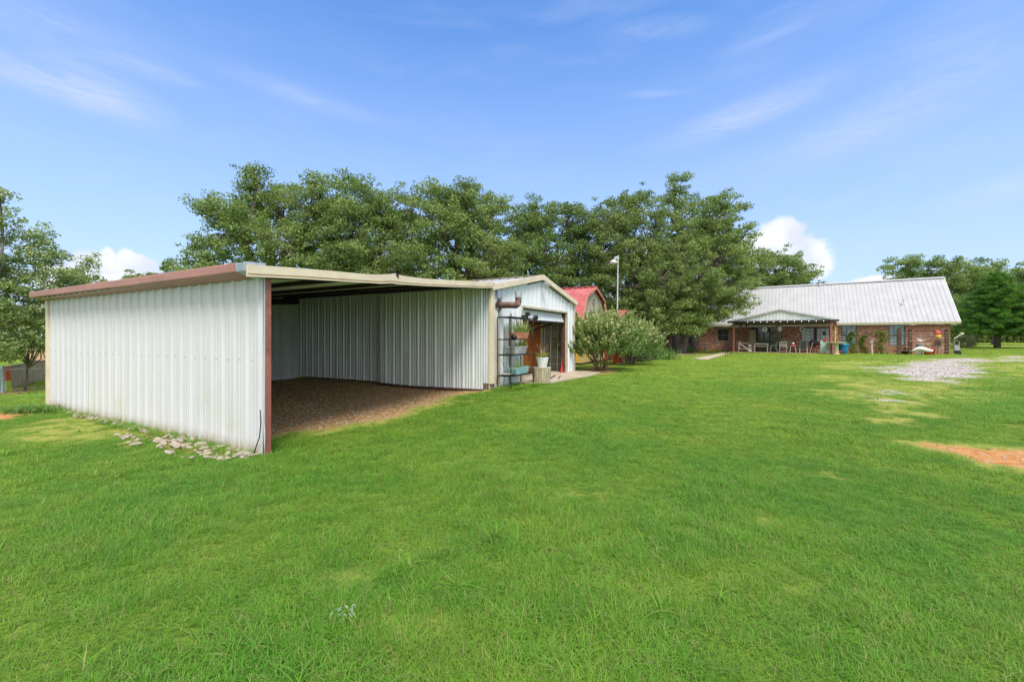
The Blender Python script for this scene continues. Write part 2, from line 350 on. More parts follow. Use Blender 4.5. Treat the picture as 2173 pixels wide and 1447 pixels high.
# ------------------------------------------------------------------ mesh helpers
def tag(o, label=None, cat=None, group=None, kind=None):
    if label: o['label'] = label
    if cat: o['category'] = cat
    if group: o['group'] = group
    if kind: o['kind'] = kind
    return o
def thing(name, label, cat, loc=(0,0,0), rz=0., group=None):
    o = bpy.data.objects.new(name, None); COL.objects.link(o); o.location = loc; o.rotation_euler = (0, 0, rz)
    o.empty_display_size = .2
    return tag(o, label, cat, group)
class MB:
    def __init__(s): s.v = []; s.f = []
    def add(s, vs, fs):
        b = len(s.v); s.v += [tuple(v) for v in vs]; s.f += [tuple(b+i for i in f) for f in fs]; return s
    def box(s, x0, x1, y0, y1, z0, z1):
        return s.add([(x0,y0,z0),(x1,y0,z0),(x1,y1,z0),(x0,y1,z0),(x0,y0,z1),(x1,y0,z1),(x1,y1,z1),(x0,y1,z1)],
                     [(0,3,2,1),(4,5,6,7),(0,1,5,4),(1,2,6,5),(2,3,7,6),(3,0,4,7)])
    def bar(s, a, b, w, h=None, up=(0,0,1)):
        """box beam from a to b, w wide and h tall"""
        h = h or w; a = Vector(a); b = Vector(b); d = (b-a).normalized(); u = Vector(up)
        if abs(d.dot(u)) > .98: u = Vector((0, 1, 0))
        sx = d.cross(u).normalized()*w/2; sy = sx.cross(d).normalized()*h/2
        vs = [p+i*sx+j*sy for p in (a, b) for (i, j) in ((-1,-1),(1,-1),(1,1),(-1,1))]
        return s.add(vs, [(0,3,2,1),(4,5,6,7),(0,1,5,4),(1,2,6,5),(2,3,7,6),(3,0,4,7)])
    def tube(s, pts, r, n=8, cap=True):
        pts = [Vector(p) for p in pts]; m = len(pts)
        rr = r if isinstance(r, (list, tuple)) else [r]*m
        vs = []; fs = []; ref = None
        for i, p in enumerate(pts):
            d = (pts[min(i+1, m-1)]-pts[max(i-1, 0)]).normalized()
            if ref is None: ref = Vector((0,0,1)) if abs(d.z) < .9 else Vector((1,0,0))
            x = (ref-d*ref.dot(d)).normalized(); y = d.cross(x); ref = x
            for k in range(n):
                a = 2*math.pi*k/n; vs.append(p+(x*math.cos(a)+y*math.sin(a))*rr[i])
        for i in range(m-1):
            for k in range(n):
                fs.append((i*n+k, i*n+(k+1)%n, (i+1)*n+(k+1)%n, (i+1)*n+k))
        if cap: fs.append(tuple(range(n-1, -1, -1))); fs.append(tuple((m-1)*n+k for k in range(n)))
        return s.add(vs, fs)
    def lathe(s, prof, c=(0,0,0), n=20, sx=1., sy=1.):
        vs = []; fs = []
        for (r, z) in prof:
            for k in range(n):
                a = 2*math.pi*k/n; vs.append((c[0]+r*sx*math.cos(a), c[1]+r*sy*math.sin(a), c[2]+z))
        for i in range(len(prof)-1):
            for k in range(n): fs.append((i*n+k, i*n+(k+1)%n, (i+1)*n+(k+1)%n, (i+1)*n+k))
        fs.append(tuple(range(n-1, -1, -1))); fs.append(tuple((len(prof)-1)*n+k for k in range(n)))
        return s.add(vs, fs)
    def ball(s, c, r, n=10, sx=1, sy=1, sz=1):
        return s.lathe([(max(.001, r*math.sin(math.pi*i/n)), -r*sz*math.cos(math.pi*i/n)) for i in range(n+1)], c, n*2, sx, sy)
    def prism(s, poly, axis, d0, d1):
        """poly of 2-D points extruded along axis 'x' or 'y' or 'z'"""
        def mk(p, d): return {'x': (d, p[0], p[1]), 'y': (p[0], d, p[1]), 'z': (p[0], p[1], d)}[axis]
        n = len(poly); vs = [mk(p, d0) for p in poly]+[mk(p, d1) for p in poly]
        return s.add(vs, [tuple(range(n)), tuple(range(2*n-1, n-1, -1))]+[(i, i+n, (i+1)%n+n, (i+1)%n) for i in range(n)])
    def build(s, name, m, parent=None, smooth=False, bevel=0., loc=None, rz=0.):
        me = bpy.data.meshes.new(name); me.from_pydata(s.v, [], s.f); me.validate(); me.update()
        me.materials.append(m)
        if smooth: me.polygons.foreach_set('use_smooth', [True]*len(me.polygons))
        o = bpy.data.objects.new(name, me); COL.objects.link(o)
        if parent: o.parent = parent
        if loc is not None: o.location = loc
        o.rotation_euler = (0, 0, rz)
        if bevel:
            md = o.modifiers.new('bevel', 'BEVEL'); md.width = bevel; md.segments = 2; md.limit_method = 'ANGLE'; md.angle_limit = R(40)
        return o
PROF = [(0,0),(.022,1),(.062,1),(.084,0),(.140,0),(.150,.22),(.166,.22),(.176,0),(.214,0),(.224,.22),(.240,.22),(.250,0)]
def sheet(mb, O, U, W, bot, top, N, h=.032, pitch=.305, prof=PROF, off=0., breaks=()):
    """ribbed metal sheet: profile runs along U for W metres; bot(s), top(s) give the two edges as offsets from O+U*s"""
    O = Vector(O); U = Vector(U).normalized(); N = Vector(N).normalized()
    ss_ = []; x = -off; k = 0
    while x < W:
        for (a, b) in prof:
            q = x+a*pitch/.305
            if 0 <= q <= W: ss_.append((q, b*h))
        x += pitch
    ss_ = [(0, 0)]+[q for q in ss_ if 1e-4 < q[0] < W-1e-4]+[(W, 0)]
    for bq in breaks:
        for i in range(len(ss_)-1):
            if ss_[i][0] < bq < ss_[i+1][0]:
                t = (bq-ss_[i][0])/(ss_[i+1][0]-ss_[i][0]); ss_.insert(i+1, (bq, ss_[i][1]*(1-t)+ss_[i+1][1]*t)); break
    vs = []; fs = []
    for (q, o) in ss_:
        b = O+U*q+N*o
        vs += [b+Vector(bot(q)), b+Vector(top(q))]
    for i in range(len(ss_)-1): fs.append((2*i, 2*i+2, 2*i+3, 2*i+1))
    return mb.add(vs, fs)
Zc = lambda z: (lambda s: (0, 0, z))

# ------------------------------------------------------------------ ground
gravel_poly = [G(*p) for p in [(1858,786),(1900,776),(1935,768),(1990,762),(2060,759),(2140,757.5),(2158,761),(2110,765),(2060,771),(2072,778),(2095,790),(2070,797),(2030,803),(1985,811),(1940,810),(1915,802)]]
gravel2_poly = [G(*p) for p in [(1835,838),(1860,828),(1900,826),(1925,838),(1905,850),(1860,848)]]
orange_poly = [G(*p, .1) for p in [(1900,935),(1980,938),(2060,948),(2200,958),(2300,985),(2300,1020),(2173,992),(2080,980),(2010,962),(1950,948)]]
dirt_l_poly = [G(*p, 0) for p in [(-60,876),(30,872),(72,878),(70,886),(20,893),(-60,895)]]
strip_l_poly = [G(*p, -.3) for p in [(-200,824),(50,822),(98,818),(104,830),(40,836),(-200,838)]]
floor_poly = [S(*p) for p in [(.05,.75),(.8,.7),(1.6,.62),(2.7,.32),(3.8,.3),(4.8,.35),(5.9,.1),(6.2,7.9),(.05,7.9)]]
rock_poly = [S(*p) for p in [(.0, -.1), (-.40, .5), (-.52, 1.6), (-.34, 2.5), (-.14, 3.2), (-.10, 7.5), (.02, 7.6)]]
dry_polys = [[G(*p, 0) for p in q] for q in ([(150,885),(330,905),(420,935),(300,950),(180,920)], [(70,905),(140,900),(160,912),(110,925)],
             [(1760,800),(1850,790),(1980,815),(2100,812),(2080,850),(1900,870),(1790,850)], [(1700,770),(1830,762),(1900,772),(1850,786),(1740,782)],
             [(2060,778),(2200,765),(2400,775),(2300,800),(2100,800)], [(1850,872),(1950,868),(2070,885),(2050,900),(1900,890)])]
for (px_, py_, a_, b_) in [(1240,1045,55,10),(1500,1150,60,14),(860,1002,40,8),(230,1098,50,9),(900,1330,90,22),(1640,1250,80,16),(480,1080,60,8),(1590,1105,40,8),(760,1240,60,14),(1750,1010,60,8)]:
    dry_polys.append([G(px_+a_*math.cos(t), py_+b_*math.sin(t), 0) for t in np.linspace(0, 2*math.pi, 9)[:-1]])
bush_poly = [G(1273+42*math.cos(a), 785+9*math.sin(a)) for a in np.linspace(0, 2*math.pi, 14)[:-1]]
tree_poly = [G(1440+90*math.cos(a), 751+5*math.sin(a)) for a in np.linspace(0, 2*math.pi, 14)[:-1]]
def masks(x, y):
    n = fbm(x*1.3, y*1.3, 4)-.5; n2 = fbm(x*5, y*5, 3)-.5
    w = n*1.6+n2*.7
    gr = ss(-.5, .6, polydist(x, y, gravel_poly)+w*1.5)
    gr = np.maximum(gr, .75*ss(-.1, .4, polydist(x, y, gravel2_poly)+w*1.2-.15))
    og = ss(-.06, .12, polydist(x, y, orange_poly)+w*.35)
    og = np.maximum(og, ss(-.05, .25, polydist(x, y, dirt_l_poly)+w*.4))
    fl = ss(-.15, .3, polydist(x, y, floor_poly)+w*.45)
    fl = np.maximum(fl, .8*ss(-.2, .4, polydist(x, y, strip_l_poly)+w*.5))
    fl = np.maximum(fl, .9*ss(-.1, .12, polydist(x, y, rock_poly)+w*.2))
    fl = np.maximum(fl, .85*ss(-.2, .3, polydist(x, y, bush_poly)+w*.5))
    fl = np.maximum(fl, .7*ss(-.6, .8, polydist(x, y, tree_poly)+w*1.5))
    dr = np.zeros_like(x)
    for i, q in enumerate(dry_polys): dr = np.maximum(dr, ss(-.4, .6, polydist(x, y, q)+w*1.8) if i < 6 else .75*ss(-.12, .22, polydist(x, y, q)+w*.55))
    dr = np.maximum(dr, ss(-1.0, 0, polydist(x, y, gravel_poly)+w*1.5))
    dr = np.maximum(dr, ss(-.5, 0, polydist(x, y, floor_poly)+w*.8))
    dr = np.maximum(dr, ss(-.3, 0, polydist(x, y, orange_poly)+w*.5))
    return gr, og, fl, dr
def make_ground():
    na, nr = 720, 420
    f = np.linspace(-1, 1, na+1); angs = np.sign(f)*(np.abs(f)*R(68))
    angs = np.concatenate([angs, np.linspace(R(68), R(292), 80)[1:-1]])
    rad = np.concatenate([[.35], np.geomspace(.7, 60, nr), np.geomspace(64, 1500, 40)])
    Aa, Rr = np.meshgrid(angs, rad); x = (np.sin(Aa)*Rr).ravel(); y = (np.cos(Aa)*Rr).ravel()
    m = len(angs); n = len(rad); z = gz(x, y)
    v = np.stack([x, y, z], 1); v = np.vstack([v, [0, 0, gzf(0, 0)]])
    i = np.arange(n-1)[:, None]*m; j = np.arange(m)[None, :]; j2 = (j+1) % m
    q = np.stack([i+j, i+m+j, i+m+j2, i+j2], -1).reshape(-1, 4)
    q = q[:, ::-1]
    c = len(v)-1; tri = np.stack([np.full(m, c), (np.arange(m)+1) % m, np.arange(m)], 1)
    me = bpy.data.meshes.new('ground')
    nv = len(v); me.vertices.add(nv); me.vertices.foreach_set('co', v.ravel())
    nl = q.size+tri.size; me.loops.add(nl); me.loops.foreach_set('vertex_index', np.concatenate([q.ravel(), tri.ravel()]).astype(np.int32))
    nf = len(q)+len(tri); me.polygons.add(nf)
    st = np.concatenate([np.arange(len(q))*4, q.size+np.arange(len(tri))*3]).astype(np.int32)
    me.polygons.foreach_set('loop_start', st); me.update(calc_edges=True); me.validate()
    me.polygons.foreach_set('use_smooth', np.ones(nf, bool))
    gm = masks(v[:, 0], v[:, 1])
    for nm, a in zip(('gravel', 'orange', 'floor', 'dry'), gm):
        at = me.attributes.new(nm, 'FLOAT', 'POINT'); at.data.foreach_set('value', a.astype(np.float32))
    me.materials.append(LAWN)
    o = bpy.data.objects.new('ground', me); COL.objects.link(o); tag(o, kind='structure')
    # make sure normals point up
    if me.polygons[100].normal.z < 0: me.flip_normals()
make_ground()

# pad and walk
def slab(name, poly, zt, zb, m):
    mb = MB(); n = len(poly)
    mb.add([(x, y, zt) for x, y in poly]+[(x, y, zb) for x, y in poly], [tuple(range(n))]+[(i, (i+1)%n, (i+1)%n+n, i+n) for i in range(n)][::1])
    o = mb.build(name, m); me = o.data
    if me.polygons[0].normal.z < 0: me.flip_normals()
    return tag(o, kind='structure')
PAD_poly = [S(7.2, .0), S(12.0, .0), S(12.05, -.55), S(11.6, -1.15), S(10.2, -1.2), S(8.6, -.95), S(7.4, -.8)]
slab('concrete_pad', PAD_poly, .298, .1, CONC)
INSIDE_poly = [S(6.0, .01), S(11.75, .01), S(11.75, 8.6), S(6.0, 8.6)]
slab('barn_floor', INSIDE_poly, .293, .1, CONC)
HW = Vector((35.25, 34.0, 0)); HT = R(-34); HC, HS = math.cos(HT), math.sin(HT)
def Hw(x, y): return (HW.x+x*HC-y*HS, HW.y+x*HS+y*HC)        # house frame: x along the front, y back from the wall
def hp(px, w):
    """world x, y at a photo column, w metres in front of the house wall"""
    k = (px-CX)/F; X0 = HW.x+w*HS; Y0 = HW.y-w*HC
    u = (X0-k*Y0)/(HC-k*HS); return Hw(-u, -w)
slab('patio_slab', [Hw(-15.4, -.02), Hw(-7.2, -.02), Hw(-7.2, -4.8), Hw(-15.4, -4.8)], .20, .0, mat('patio_concrete', (.34, .24, .14), .9, 0, .15, 2))
slab('path', [G(1470, 762), G(1500, 764), G(1532, 754.5), G(1552, 750), G(1530, 749.5), G(1508, 755)], .19, .05, CONC)

# ------------------------------------------------------------------ lean-to shelter
L = 8.25
def rz_(x): return 2.46+.083*x                       # roof height along the shelter
sh = thing('open_shelter', 'long low white metal lean-to shelter with open front and rust coloured post', 'shelter', (A0[0], A0[1], 0), TH)
m = MB(); sheet(m, (0, L, 0), (0, -1, 0), L, Zc(-.02), lambda s: (0, 0, 2.43), (-1, 0, 0), h=.034, off=.1)
m.build('side_wall', WHITE, sh)
m = MB(); m.box(.012, .022, .1, L-.1, .02, 2.42); m.build('wall_lining', INNER, sh)
m = MB(); m.box(-.045, .07, L-.01, L+.11, -.05, 2.42); m.build('corner_trim', TAN, sh, bevel=.006)
m = MB(); m.box(.025, .098, -.03, .045, -.05, 2.45); m.build('post', RUST, sh, bevel=.006)
m = MB()
m.add([(.01, -.035, -.02), (.01, -.035, 2.4), (-.02, -.05, 2.4), (-.035, -.05, .6), (-.02, -.09, .35), (-.01, -.05, -.02)], [(0,1,2,3,4,5)])
m.build('wall_edge_flashing', WHITE, sh)
m = MB(); sheet(m, (.05, 7.86, 0), (1, 0, 0), 5.79, Zc(.12), lambda s: (0, 0, rz_(s)+.002), (0, 1, 0), h=.03)
m.build('rear_wall', INNER, sh)
m = MB(); m.box(.05, 5.78, 7.78, 7.84, .06, .16); m.box(.03, .09, .15, 7.7, .02, .12); m.build('bottom_rail', BROWNST, sh)
# roof: ribs run across the slope
m = MB(); sl = Vector((1, 0, .083))
sheet(m, (-.2, -.08, rz_(-.2)), (0, 1, 0), L+.05, lambda s: (0,0,0), lambda s: tuple(sl*6.03), (0, 0, 1), h=.03)
rf = m.build('roof', UNDER, sh)
m = MB(); sheet(m, (-.2, -.08, rz_(-.2)+.006), (0, 1, 0), L+.05, lambda s: (0,0,0), lambda s: tuple(sl*6.03), (0, 0, 1), h=.03)
m.build('roof_top', ROOFW, sh)
for x in (1.3, 2.8, 4.1, 5.35):
    m = MB(); m.bar((x, .0, rz_(x)-.04), (x, 7.8, rz_(x)-.04), .06, .07); m.build('purlin', DARKST, sh)
m = MB(); m.bar((.1, 7.72, rz_(.1)-.14), (5.78, 7.72, rz_(5.78)-.14), .1, .18); m.build('rear_beam', DARKST, sh)
m = MB(); m.bar((.1, .03, rz_(.1)-.05), (5.78, .03, rz_(5.78)-.05), .05, .05); m.build('front_beam', DARKST, sh)
# rust gutter along the low side, a grey end box, the tan front fascia with its bent joint
def gut(mb, y0, y1, z0=0., z1=0.):
    pr = [(-.02, 2.60), (-.26, 2.585), (-.265, 2.575), (-.255, 2.475), (-.235, 2.47), (-.02, 2.40)]
    n = len(pr); vs = [(x, y0, z+z0) for x, z in pr]+[(x, y1, z+z1) for x, z in pr]
    mb.add(vs, [tuple(range(n)), tuple(range(2*n-1, n-1, -1))]+[(i, i+n, (i+1)%n+n, (i+1)%n) for i in range(n)])
m = MB(); gut(m, .16, 4.1, -.015, -.005); g1 = m.build('gutter', GUTR, sh)
m = MB(); gut(m, 4.08, L+.28, .0, .015); m.build('gutter', GUTR, sh)
m = MB(); gut(m, -.1, .165, -.02, -.02); m.build('gutter_end', GALV, sh)
def fascia(path, h=.155):
    m = MB(); vs = []; fs = []
    pr = [(-.12, 0), (-.135, -.002), (-.135, -h*.72), (-.105, -h*.80), (-.105, -h*.86), (-.14, -h*.9), (-.14, -h), (-.09, -h), (-.09, -.01)]
    n = len(pr)
    for (x, dz, dh) in path:
        for (y, z) in pr: vs.append((x, y, 2.545+.076*x+dz+z*dh))
    for i in range(len(path)-1):
        for k in range(n): fs.append((i*n+k, (i+1)*n+k, (i+1)*n+(k+1)%n, i*n+(k+1)%n))
    fs.append(tuple(range(n))); fs.append(tuple((len(path)-1)*n+k for k in range(n-1, -1, -1)))
    return m.add(vs, fs)
fascia([(-.27,0,1),(.5,.0,1),(1.2,-.012,.98),(1.7,-.022,.95),(2.0,-.01,1.05),(2.25,.012,1.1),(2.36,.03,1.25),(2.4,.01,1.15),(2.6,-.01,1.05),(3.1,-.03,.95),(4,-.03,.95),(5.3,-.01,1),(5.84,0,1)]).build('fascia', TAN, sh)
m = MB(); m.add([(2.34,-.142,2.76),(2.42,-.150,2.75),(2.40,-.152,2.70),(2.43,-.152,2.66),(2.36,-.146,2.70)], [(0,1,2,3,4)]); m.build('tear', BLACK, sh)
# screws in a row on the low wall
m = MB()
for i in range(27):
    y = .25+i*.305
    for dy in (0, .13):
        z = 1.27+.006*math.sin(i*2.1)
        m.lathe([(.007, 0), (.007, .004)], (0, 0, 0), 6)
        n = 6; b = len(m.v)-12
        for k in range(12):
            a = m.v[b+k]; m.v[b+k] = (-.004-a[2]-(.0 if dy else .0), y+dy+a[0], z+a[1])
sc_ = m.build('screw_row', BLACK, sh); tag(sc_, kind='stuff')
# loose cable hanging at the corner
m = MB(); m.tube([(-.06, -.04, .62), (-.075, -.08, .45), (-.06, -.02, .25), (-.07, .05, .1), (-.1, .06, -.02)], .008, 6)
o = m.build('cable', BLACKP, loc=(A0[0], A0[1], 0), rz=TH, smooth=True); tag(o, 'thin black cable hanging down the white shelter wall beside the rust post', 'cable')

# ------------------------------------------------------------------ metal barn
BX0, BX1, BM = 5.84, 11.89, 8.865; BZ0 = .27; EV = 2.86; RD = 3.47; BL = 8.7
bn = thing('metal_barn', 'white ribbed metal barn with shallow gable, tan trim and half rolled door', 'barn', (A0[0], A0[1], 0), TH)
gab = lambda x: EV+(RD-EV)*(1-abs(x-BM)/(BM-BX0))
DX0, DX1, DZ = 7.60, 11.11, 2.46
m = MB(); sheet(m, (BX0, 0, 0), (1, 0, 0), DX0-BX0, Zc(.27), lambda s: (0, 0, gab(BX0+s)), (0, -1, 0), off=.05)
sheet(m, (DX0, 0, 0), (1, 0, 0), DX1-DX0, Zc(DZ), lambda s: (0, 0, gab(DX0+s)), (0, -1, 0), breaks=(BM-DX0,), off=.1)
sheet(m, (DX1, 0, 0), (1, 0, 0), BX1-DX1, Zc(.27), lambda s: (0, 0, gab(DX1+s)), (0, -1, 0), off=.12)
m.build('gable_wall', BARNW, bn)
m = MB(); sheet(m, (BX0, 7.85, 0), (0, -1, 0), 7.85, Zc(.25), Zc(2.93), (-1, 0, 0), off=.12, h=.040, prof=PROF2); m.build('side_wall', INNER, bn)
m = MB(); sheet(m, (BX1, 0, 0), (0, 1, 0), BL, Zc(.25), Zc(EV), (1, 0, 0)); m.build('side_wall', BARNW, bn)
m = MB(); sheet(m, (BX1, BL, 0), (-1, 0, 0), BX1-BX0, Zc(.25), lambda s: (0, 0, gab(BX1-s)), (0, 1, 0), breaks=(BX1-BM,)); m.build('rear_wall', BARNW, bn)
m = MB()
for sg in (-1, 1):
    xe = BM+sg*(BM-BX0+.06); V = Vector((xe-BM, 0, gab(xe)-RD))
    sheet(m, (BM, -.1, RD+.035), (0, 1, 0), BL+.2, lambda s: (0,0,0), lambda s, V=V: tuple(V), (0, 0, 1), h=.03)
m.build('roof', ROOFW, bn)
m = MB(); m.prism([(BM-.2, RD+.045), (BM, RD+.085), (BM+.2, RD+.045), (BM, RD+.07)], 'y', -.12, BL+.12); m.build('ridge_cap', TAN, bn)
for sg, nm in ((-1, 'rake_trim'), (1, 'rake_trim')):
    xe = BM+sg*(BM-BX0+.09); m = MB()
    m.bar((BM+.0*sg, -.10, RD+.005), (xe, -.10, gab(xe)+.005), .07, .155); m.build(nm, TAN, bn, bevel=.005)
m = MB()
for i in range(40):
    x = DX0+.3+i*.16
    if i < 22 and x < BX1-.1: m.box(x, x+.07, -.05, -.036, gab(x)-.125, gab(x)-.085); m.bar((x+.069, -.04, gab(x+.07)-.088), (x+.161, -.04, gab(x+.16)-.088), .004, .006)
m.build('closure_strip', BLACK, bn)
m = MB(); m.box(BX0-.04, BX0+.13, -.055, .03, .42, 2.82); m.build('corner_trim', TAN, bn, bevel=.006)
m = MB(); m.box(BX0-.045, BX0+.135, -.06, .03, .39, .42); m.build('trim_foot', TAN, bn)
m = MB(); m.box(BX1-.09, BX1+.04, -.05, .03, .27, 2.84); m.build('corner_trim', mat('pale_trim', (.62, .58, .50), .5), bn, bevel=.006)
m = MB(); m.box(BX0-.02, BX0+.16, -.03, .2, .0, .4); m.build('corner_footing', mat('brown_block', (.22, .15, .10), .9, bump=.5), bn)
m = MB(); m.box(DX0-.05, DX1+.05, -.042, .04, DZ-.01, DZ+.05); m.box(DX0-.055, DX0, -.042, .04, .3, DZ-.01); m.box(DX1, DX1+.045, -.042, .04, .3, DZ-.01)
m.build('door_trim', mat('cream_trim', (.55, .50, .38), .5), bn)
m = MB(); m.box(DX1-.10, DX1-.01, .05, .14, .3, DZ); m.build('door_jamb', BROWNST, bn)
m = MB(); m.box(DX0+.01, DX0+.08, .05, .14, .3, DZ); m.build('door_jamb', BROWNST, bn)
# rolled door: a drum and a hanging curtain
m = MB(); m.tube([(DX0+.1, .27, 2.34), (DX1-.12, .27, 2.34)], .15, 20)
m.prism([(.10, 2.30), (.12, 2.30), (.06, 2.12), (.04, 2.12)], 'x', DX0+.1, DX1-.12)
dr = m.build('roller_door', mat('roller_white', (.66, .68, .70), .4, 0, .06, 3), bn, smooth=False)
m = MB(); m.box(DX0+.08, DX1-.12, .02, .09, 2.07, 2.12); m.build('bottom_bar', DARKST, dr)
m = MB(); m.box(DX0-.06, DX0+.14, -.14, .05, 2.12, 2.22); m.tube([(DX0, -.16, 2.26), (DX0+.12, -.16, 2.26)], .06, 10); m.build('door_motor', BLACK, bn)
# inner linings seen through the door
m = MB(); sheet(m, (11.70, .16, 0), (0, 1, 0), 8.3, Zc(.31), Zc(2.7), (-1, 0, 0), h=.03); m.build('inner_lining', mat('green_lining', (.30, .34, .26), .5, .1, .1, 2), bn)
m = MB(); m.box(6.1, 11.66, 1.25, 1.30, .31, 2.5); m.build('partition', ORWOOD, bn)
m = MB()
for z in (1.0, 1.62): m.box(6.2, 11.6, 1.225, 1.248, z, z+.02)
m.build('partition_batten', mat('pale_batten', (.45, .32, .2), .7), bn)
m = MB(); m.box(11.55, 11.68, 1.17, 1.245, .31, 2.5); m.build('partition_edge', CREAM, bn)
m = MB(); m.bar((11.4, .3, 2.22), (10.3, 1.2, 1.75), .05, .07); m.bar((10.6, .3, 2.2), (9.8, 1.2, 1.9), .05, .06); m.build('door_track', DARKST, bn)
# sliding panel standing proud of the wall inside the shelter
sp_ = thing('sliding_panel', 'bright ribbed metal sliding panel hung inside the shelter in front of darker ribbed wall', 'sliding panel', (*S(5.66, .12), 0), TH)
m = MB(); sheet(m, (0, 3.62, 0), (0, -1, 0), 3.62, lambda s: (0, 0, .245-.018*s), Zc(2.84), (-1, 0, 0), h=.040, off=.07, prof=PROF2); m.build('panel', INNER, sp_)
m = MB(); m.bar((-.03, 3.66, .17), (-.03, -.02, .235), .09, .06); m.build('rail', BROWNST, sp_)
# elbow vent
m = MB(); pts = []
fl = [(6.22, .0, 2.36)]
vx, vy = 6.20, -.16
path = [(vx, .02, 2.42), (vx, -.22, 2.42), (vx+.03, -.34, 2.42), (vx+.10, -.39, 2.42), (vx+.28, -.40, 2.425), (vx+.38, -.40, 2.46), (vx+.42, -.40, 2.54), (vx+.42, -.40, 2.64)]
m.tube(path, .085, 16); m.tube([(vx, -.03, 2.42), (vx, -.06, 2.42)], .15, 16)
ve = m.build('vent_pipe', mat('rusty_pipe', (.17, .095, .07), .6, .3, .3, 5, grime=((.36, .34, .33), 6, .5, .65)), bn, smooth=False)
m = MB(); m.tube([(vx+.42, -.40, 2.64), (vx+.42, -.40, 2.80)], .092, 16); m.build('pipe_collar', GALV, ve)
m = MB(); m.box(vx-.12, vx+.16, -.08, -.035, 2.60, 2.80); m.build('pipe_bracket', GALV, ve)
m = MB(); m.add([(vx+.0, -.036, .5), (vx+.07, -.036, .45), (vx+.05, -.036, 2.30), (vx+.015, -.036, 2.30)], [(0,1,2,3)])
m.add([(vx-.12, -.034, .35), (vx+.04, -.034, .3), (vx+.02, -.034, .95), (vx-.03, -.034, 1.0)], [(0,1,2,3)])
m.build('rust_streak', mat('rust_stain', (.58, .48, .30), .6, 0, .2, 4, stretch=(3, 3, .3)), bn)
fo = MB(); fo.box(BM-.06, BM+.06, -.2, -.14, 3.22, 3.32); fo.lathe([(.03, 0), (.055, .08), (.06, .12)], (BM-.06, -.24, 3.14), 12); fo.lathe([(.03, 0), (.055, .08), (.06, .12)], (BM+.1, -.24, 3.16), 12)
fo.build('flood_light', GALV, bn)

# things inside the barn door
o_ = S(10.9, .55)
wp = thing('livestock_gate', 'pale wire livestock panel leaning inside the right edge of the barn doorway', 'wire panel', (*S(11.5, .25), .3), TH)
m = MB()
for i in range(4): m.tube([(.0, i*.28, 0), (.12, i*.28, 2.0)], .018, 6)
for z in (.25, .5, 1.0, 1.45, 1.9): m.tube([(.06*z, -.02, z), (.06*z, .88, z)], .010, 6)
m.build('wire_grid', mat('pale_wire', (.62, .62, .54), .5, .3), wp)
m = MB(); m.lathe([(.11, 0), (.10, .03), (.03, .28), (.015, .5)], (0, 0, 0), 10, 1, .4)
o = m.build('red_shovel', RED, loc=(*S(10.98, .12), .3), rz=TH, smooth=True); tag(o, 'small red tapered shovel blade standing at the foot of the barn door jamb', 'shovel')
m = MB()
m.tube([(0, 0, 0), (0, 1.1, .01)], .015, 6)
o = m.build('metal_rod', DARKST, loc=(*S(8.5, -.5), .315), rz=TH-R(75)); tag(o, 'longer of the two dark rods lying on the concrete pad before the barn door', 'metal rod', 'metal rods on the concrete pad')
m = MB(); m.tube([(.25, .1, 0), (.2, .9, .01)], .012, 6)
o = m.build('metal_rod', DARKST, loc=(*S(8.5, -.5), .315), rz=TH-R(75)); tag(o, 'shorter of the two dark rods lying on the concrete pad before the barn door', 'metal rod', 'metal rods on the concrete pad')

# ------------------------------------------------------------------ plant rack and pots in front of the barn
rx0, rx1, ry0, ry1 = 6.03, 7.33, -.50, -.10; gz0 = gzf(*S(6.6, -.3))
rk = thing('plant_rack', 'black wire plant rack with three loaded shelves in front of the barn wall', 'plant rack', (*S(rx0, ry0), gz0), TH)
W_, D_ = rx1-rx0, ry1-ry0; top = 2.10-gz0
for (x, y) in ((0, 0), (W_, 0), (0, D_), (W_, D_), (W_*.5, D_)):
    m = MB(); m.tube([(x, y, -.05), (x, y, top+(.08 if (x, y) == (0, 0) else 0))], .014, 8); m.build('post', BLACK, rk)
shz = [.58-gz0, 1.12-gz0, 1.52-gz0, 2.10-gz0]
for z in shz:
    m = MB()
    for y in (0, D_): m.bar((0, y, z), (W_, y, z), .012, .028)
    for x in (0, W_): m.bar((x, 0, z), (x, D_, z), .012, .028)
    for i in range(1, 24): m.tube([(W_*i/24, 0, z), (W_*i/24, D_, z)], .0035, 4)
    m.build('shelf', BLACK, rk)
m = MB()
m.tube([(.25, -.02, top-.02), (.28, -.03, top-.2), (.33, -.03, top-.24), (.38, -.03, top-.08)], .012, 6)
m.build('hook', BLACK, rk)

def blades_mesh(n, h, spread, w=.012, droop=.5, seed=0, lean=.4):
    """long arching leaves from one root"""
    r = np.random.default_rng(seed); m = MB()
    for i in range(n):
        a = r.random()*6.283; hh = h*(.5+.6*r.random()); x0, y0 = r.normal(0, spread[0]), r.normal(0, spread[1])
        dx, dy = math.cos(a), math.sin(a); le = lean*(.3+r.random()); q = []
        for k in range(5):
            t = k/4; out = le*hh*t*t*1.1+le*.2*t*hh; z = hh*(t-droop*t**3*le)
            ww = w*(1-t)**.7+.001; q += [(x0+dx*out-dy*ww, y0+dy*out+dx*ww, z), (x0+dx*out+dy*ww, y0+dy*out-dx*ww, z)]
        m.add(q, [(2*k, 2*k+1, 2*k+3, 2*k+2) for k in range(4)])
    return m
def set_tint(o, seed=0):
    me = o.data; at = me.attributes.new('tint', 'FLOAT', 'FACE'); r = np.random.default_rng(seed)
    at.data.foreach_set('value', r.random(len(me.polygons)).astype(np.float32)); return o
GR_L = leafmat('grassy_leaf', (.22, .36, .08), (.62, .70, .25), third=(.65, .55, .25), trans=.5)
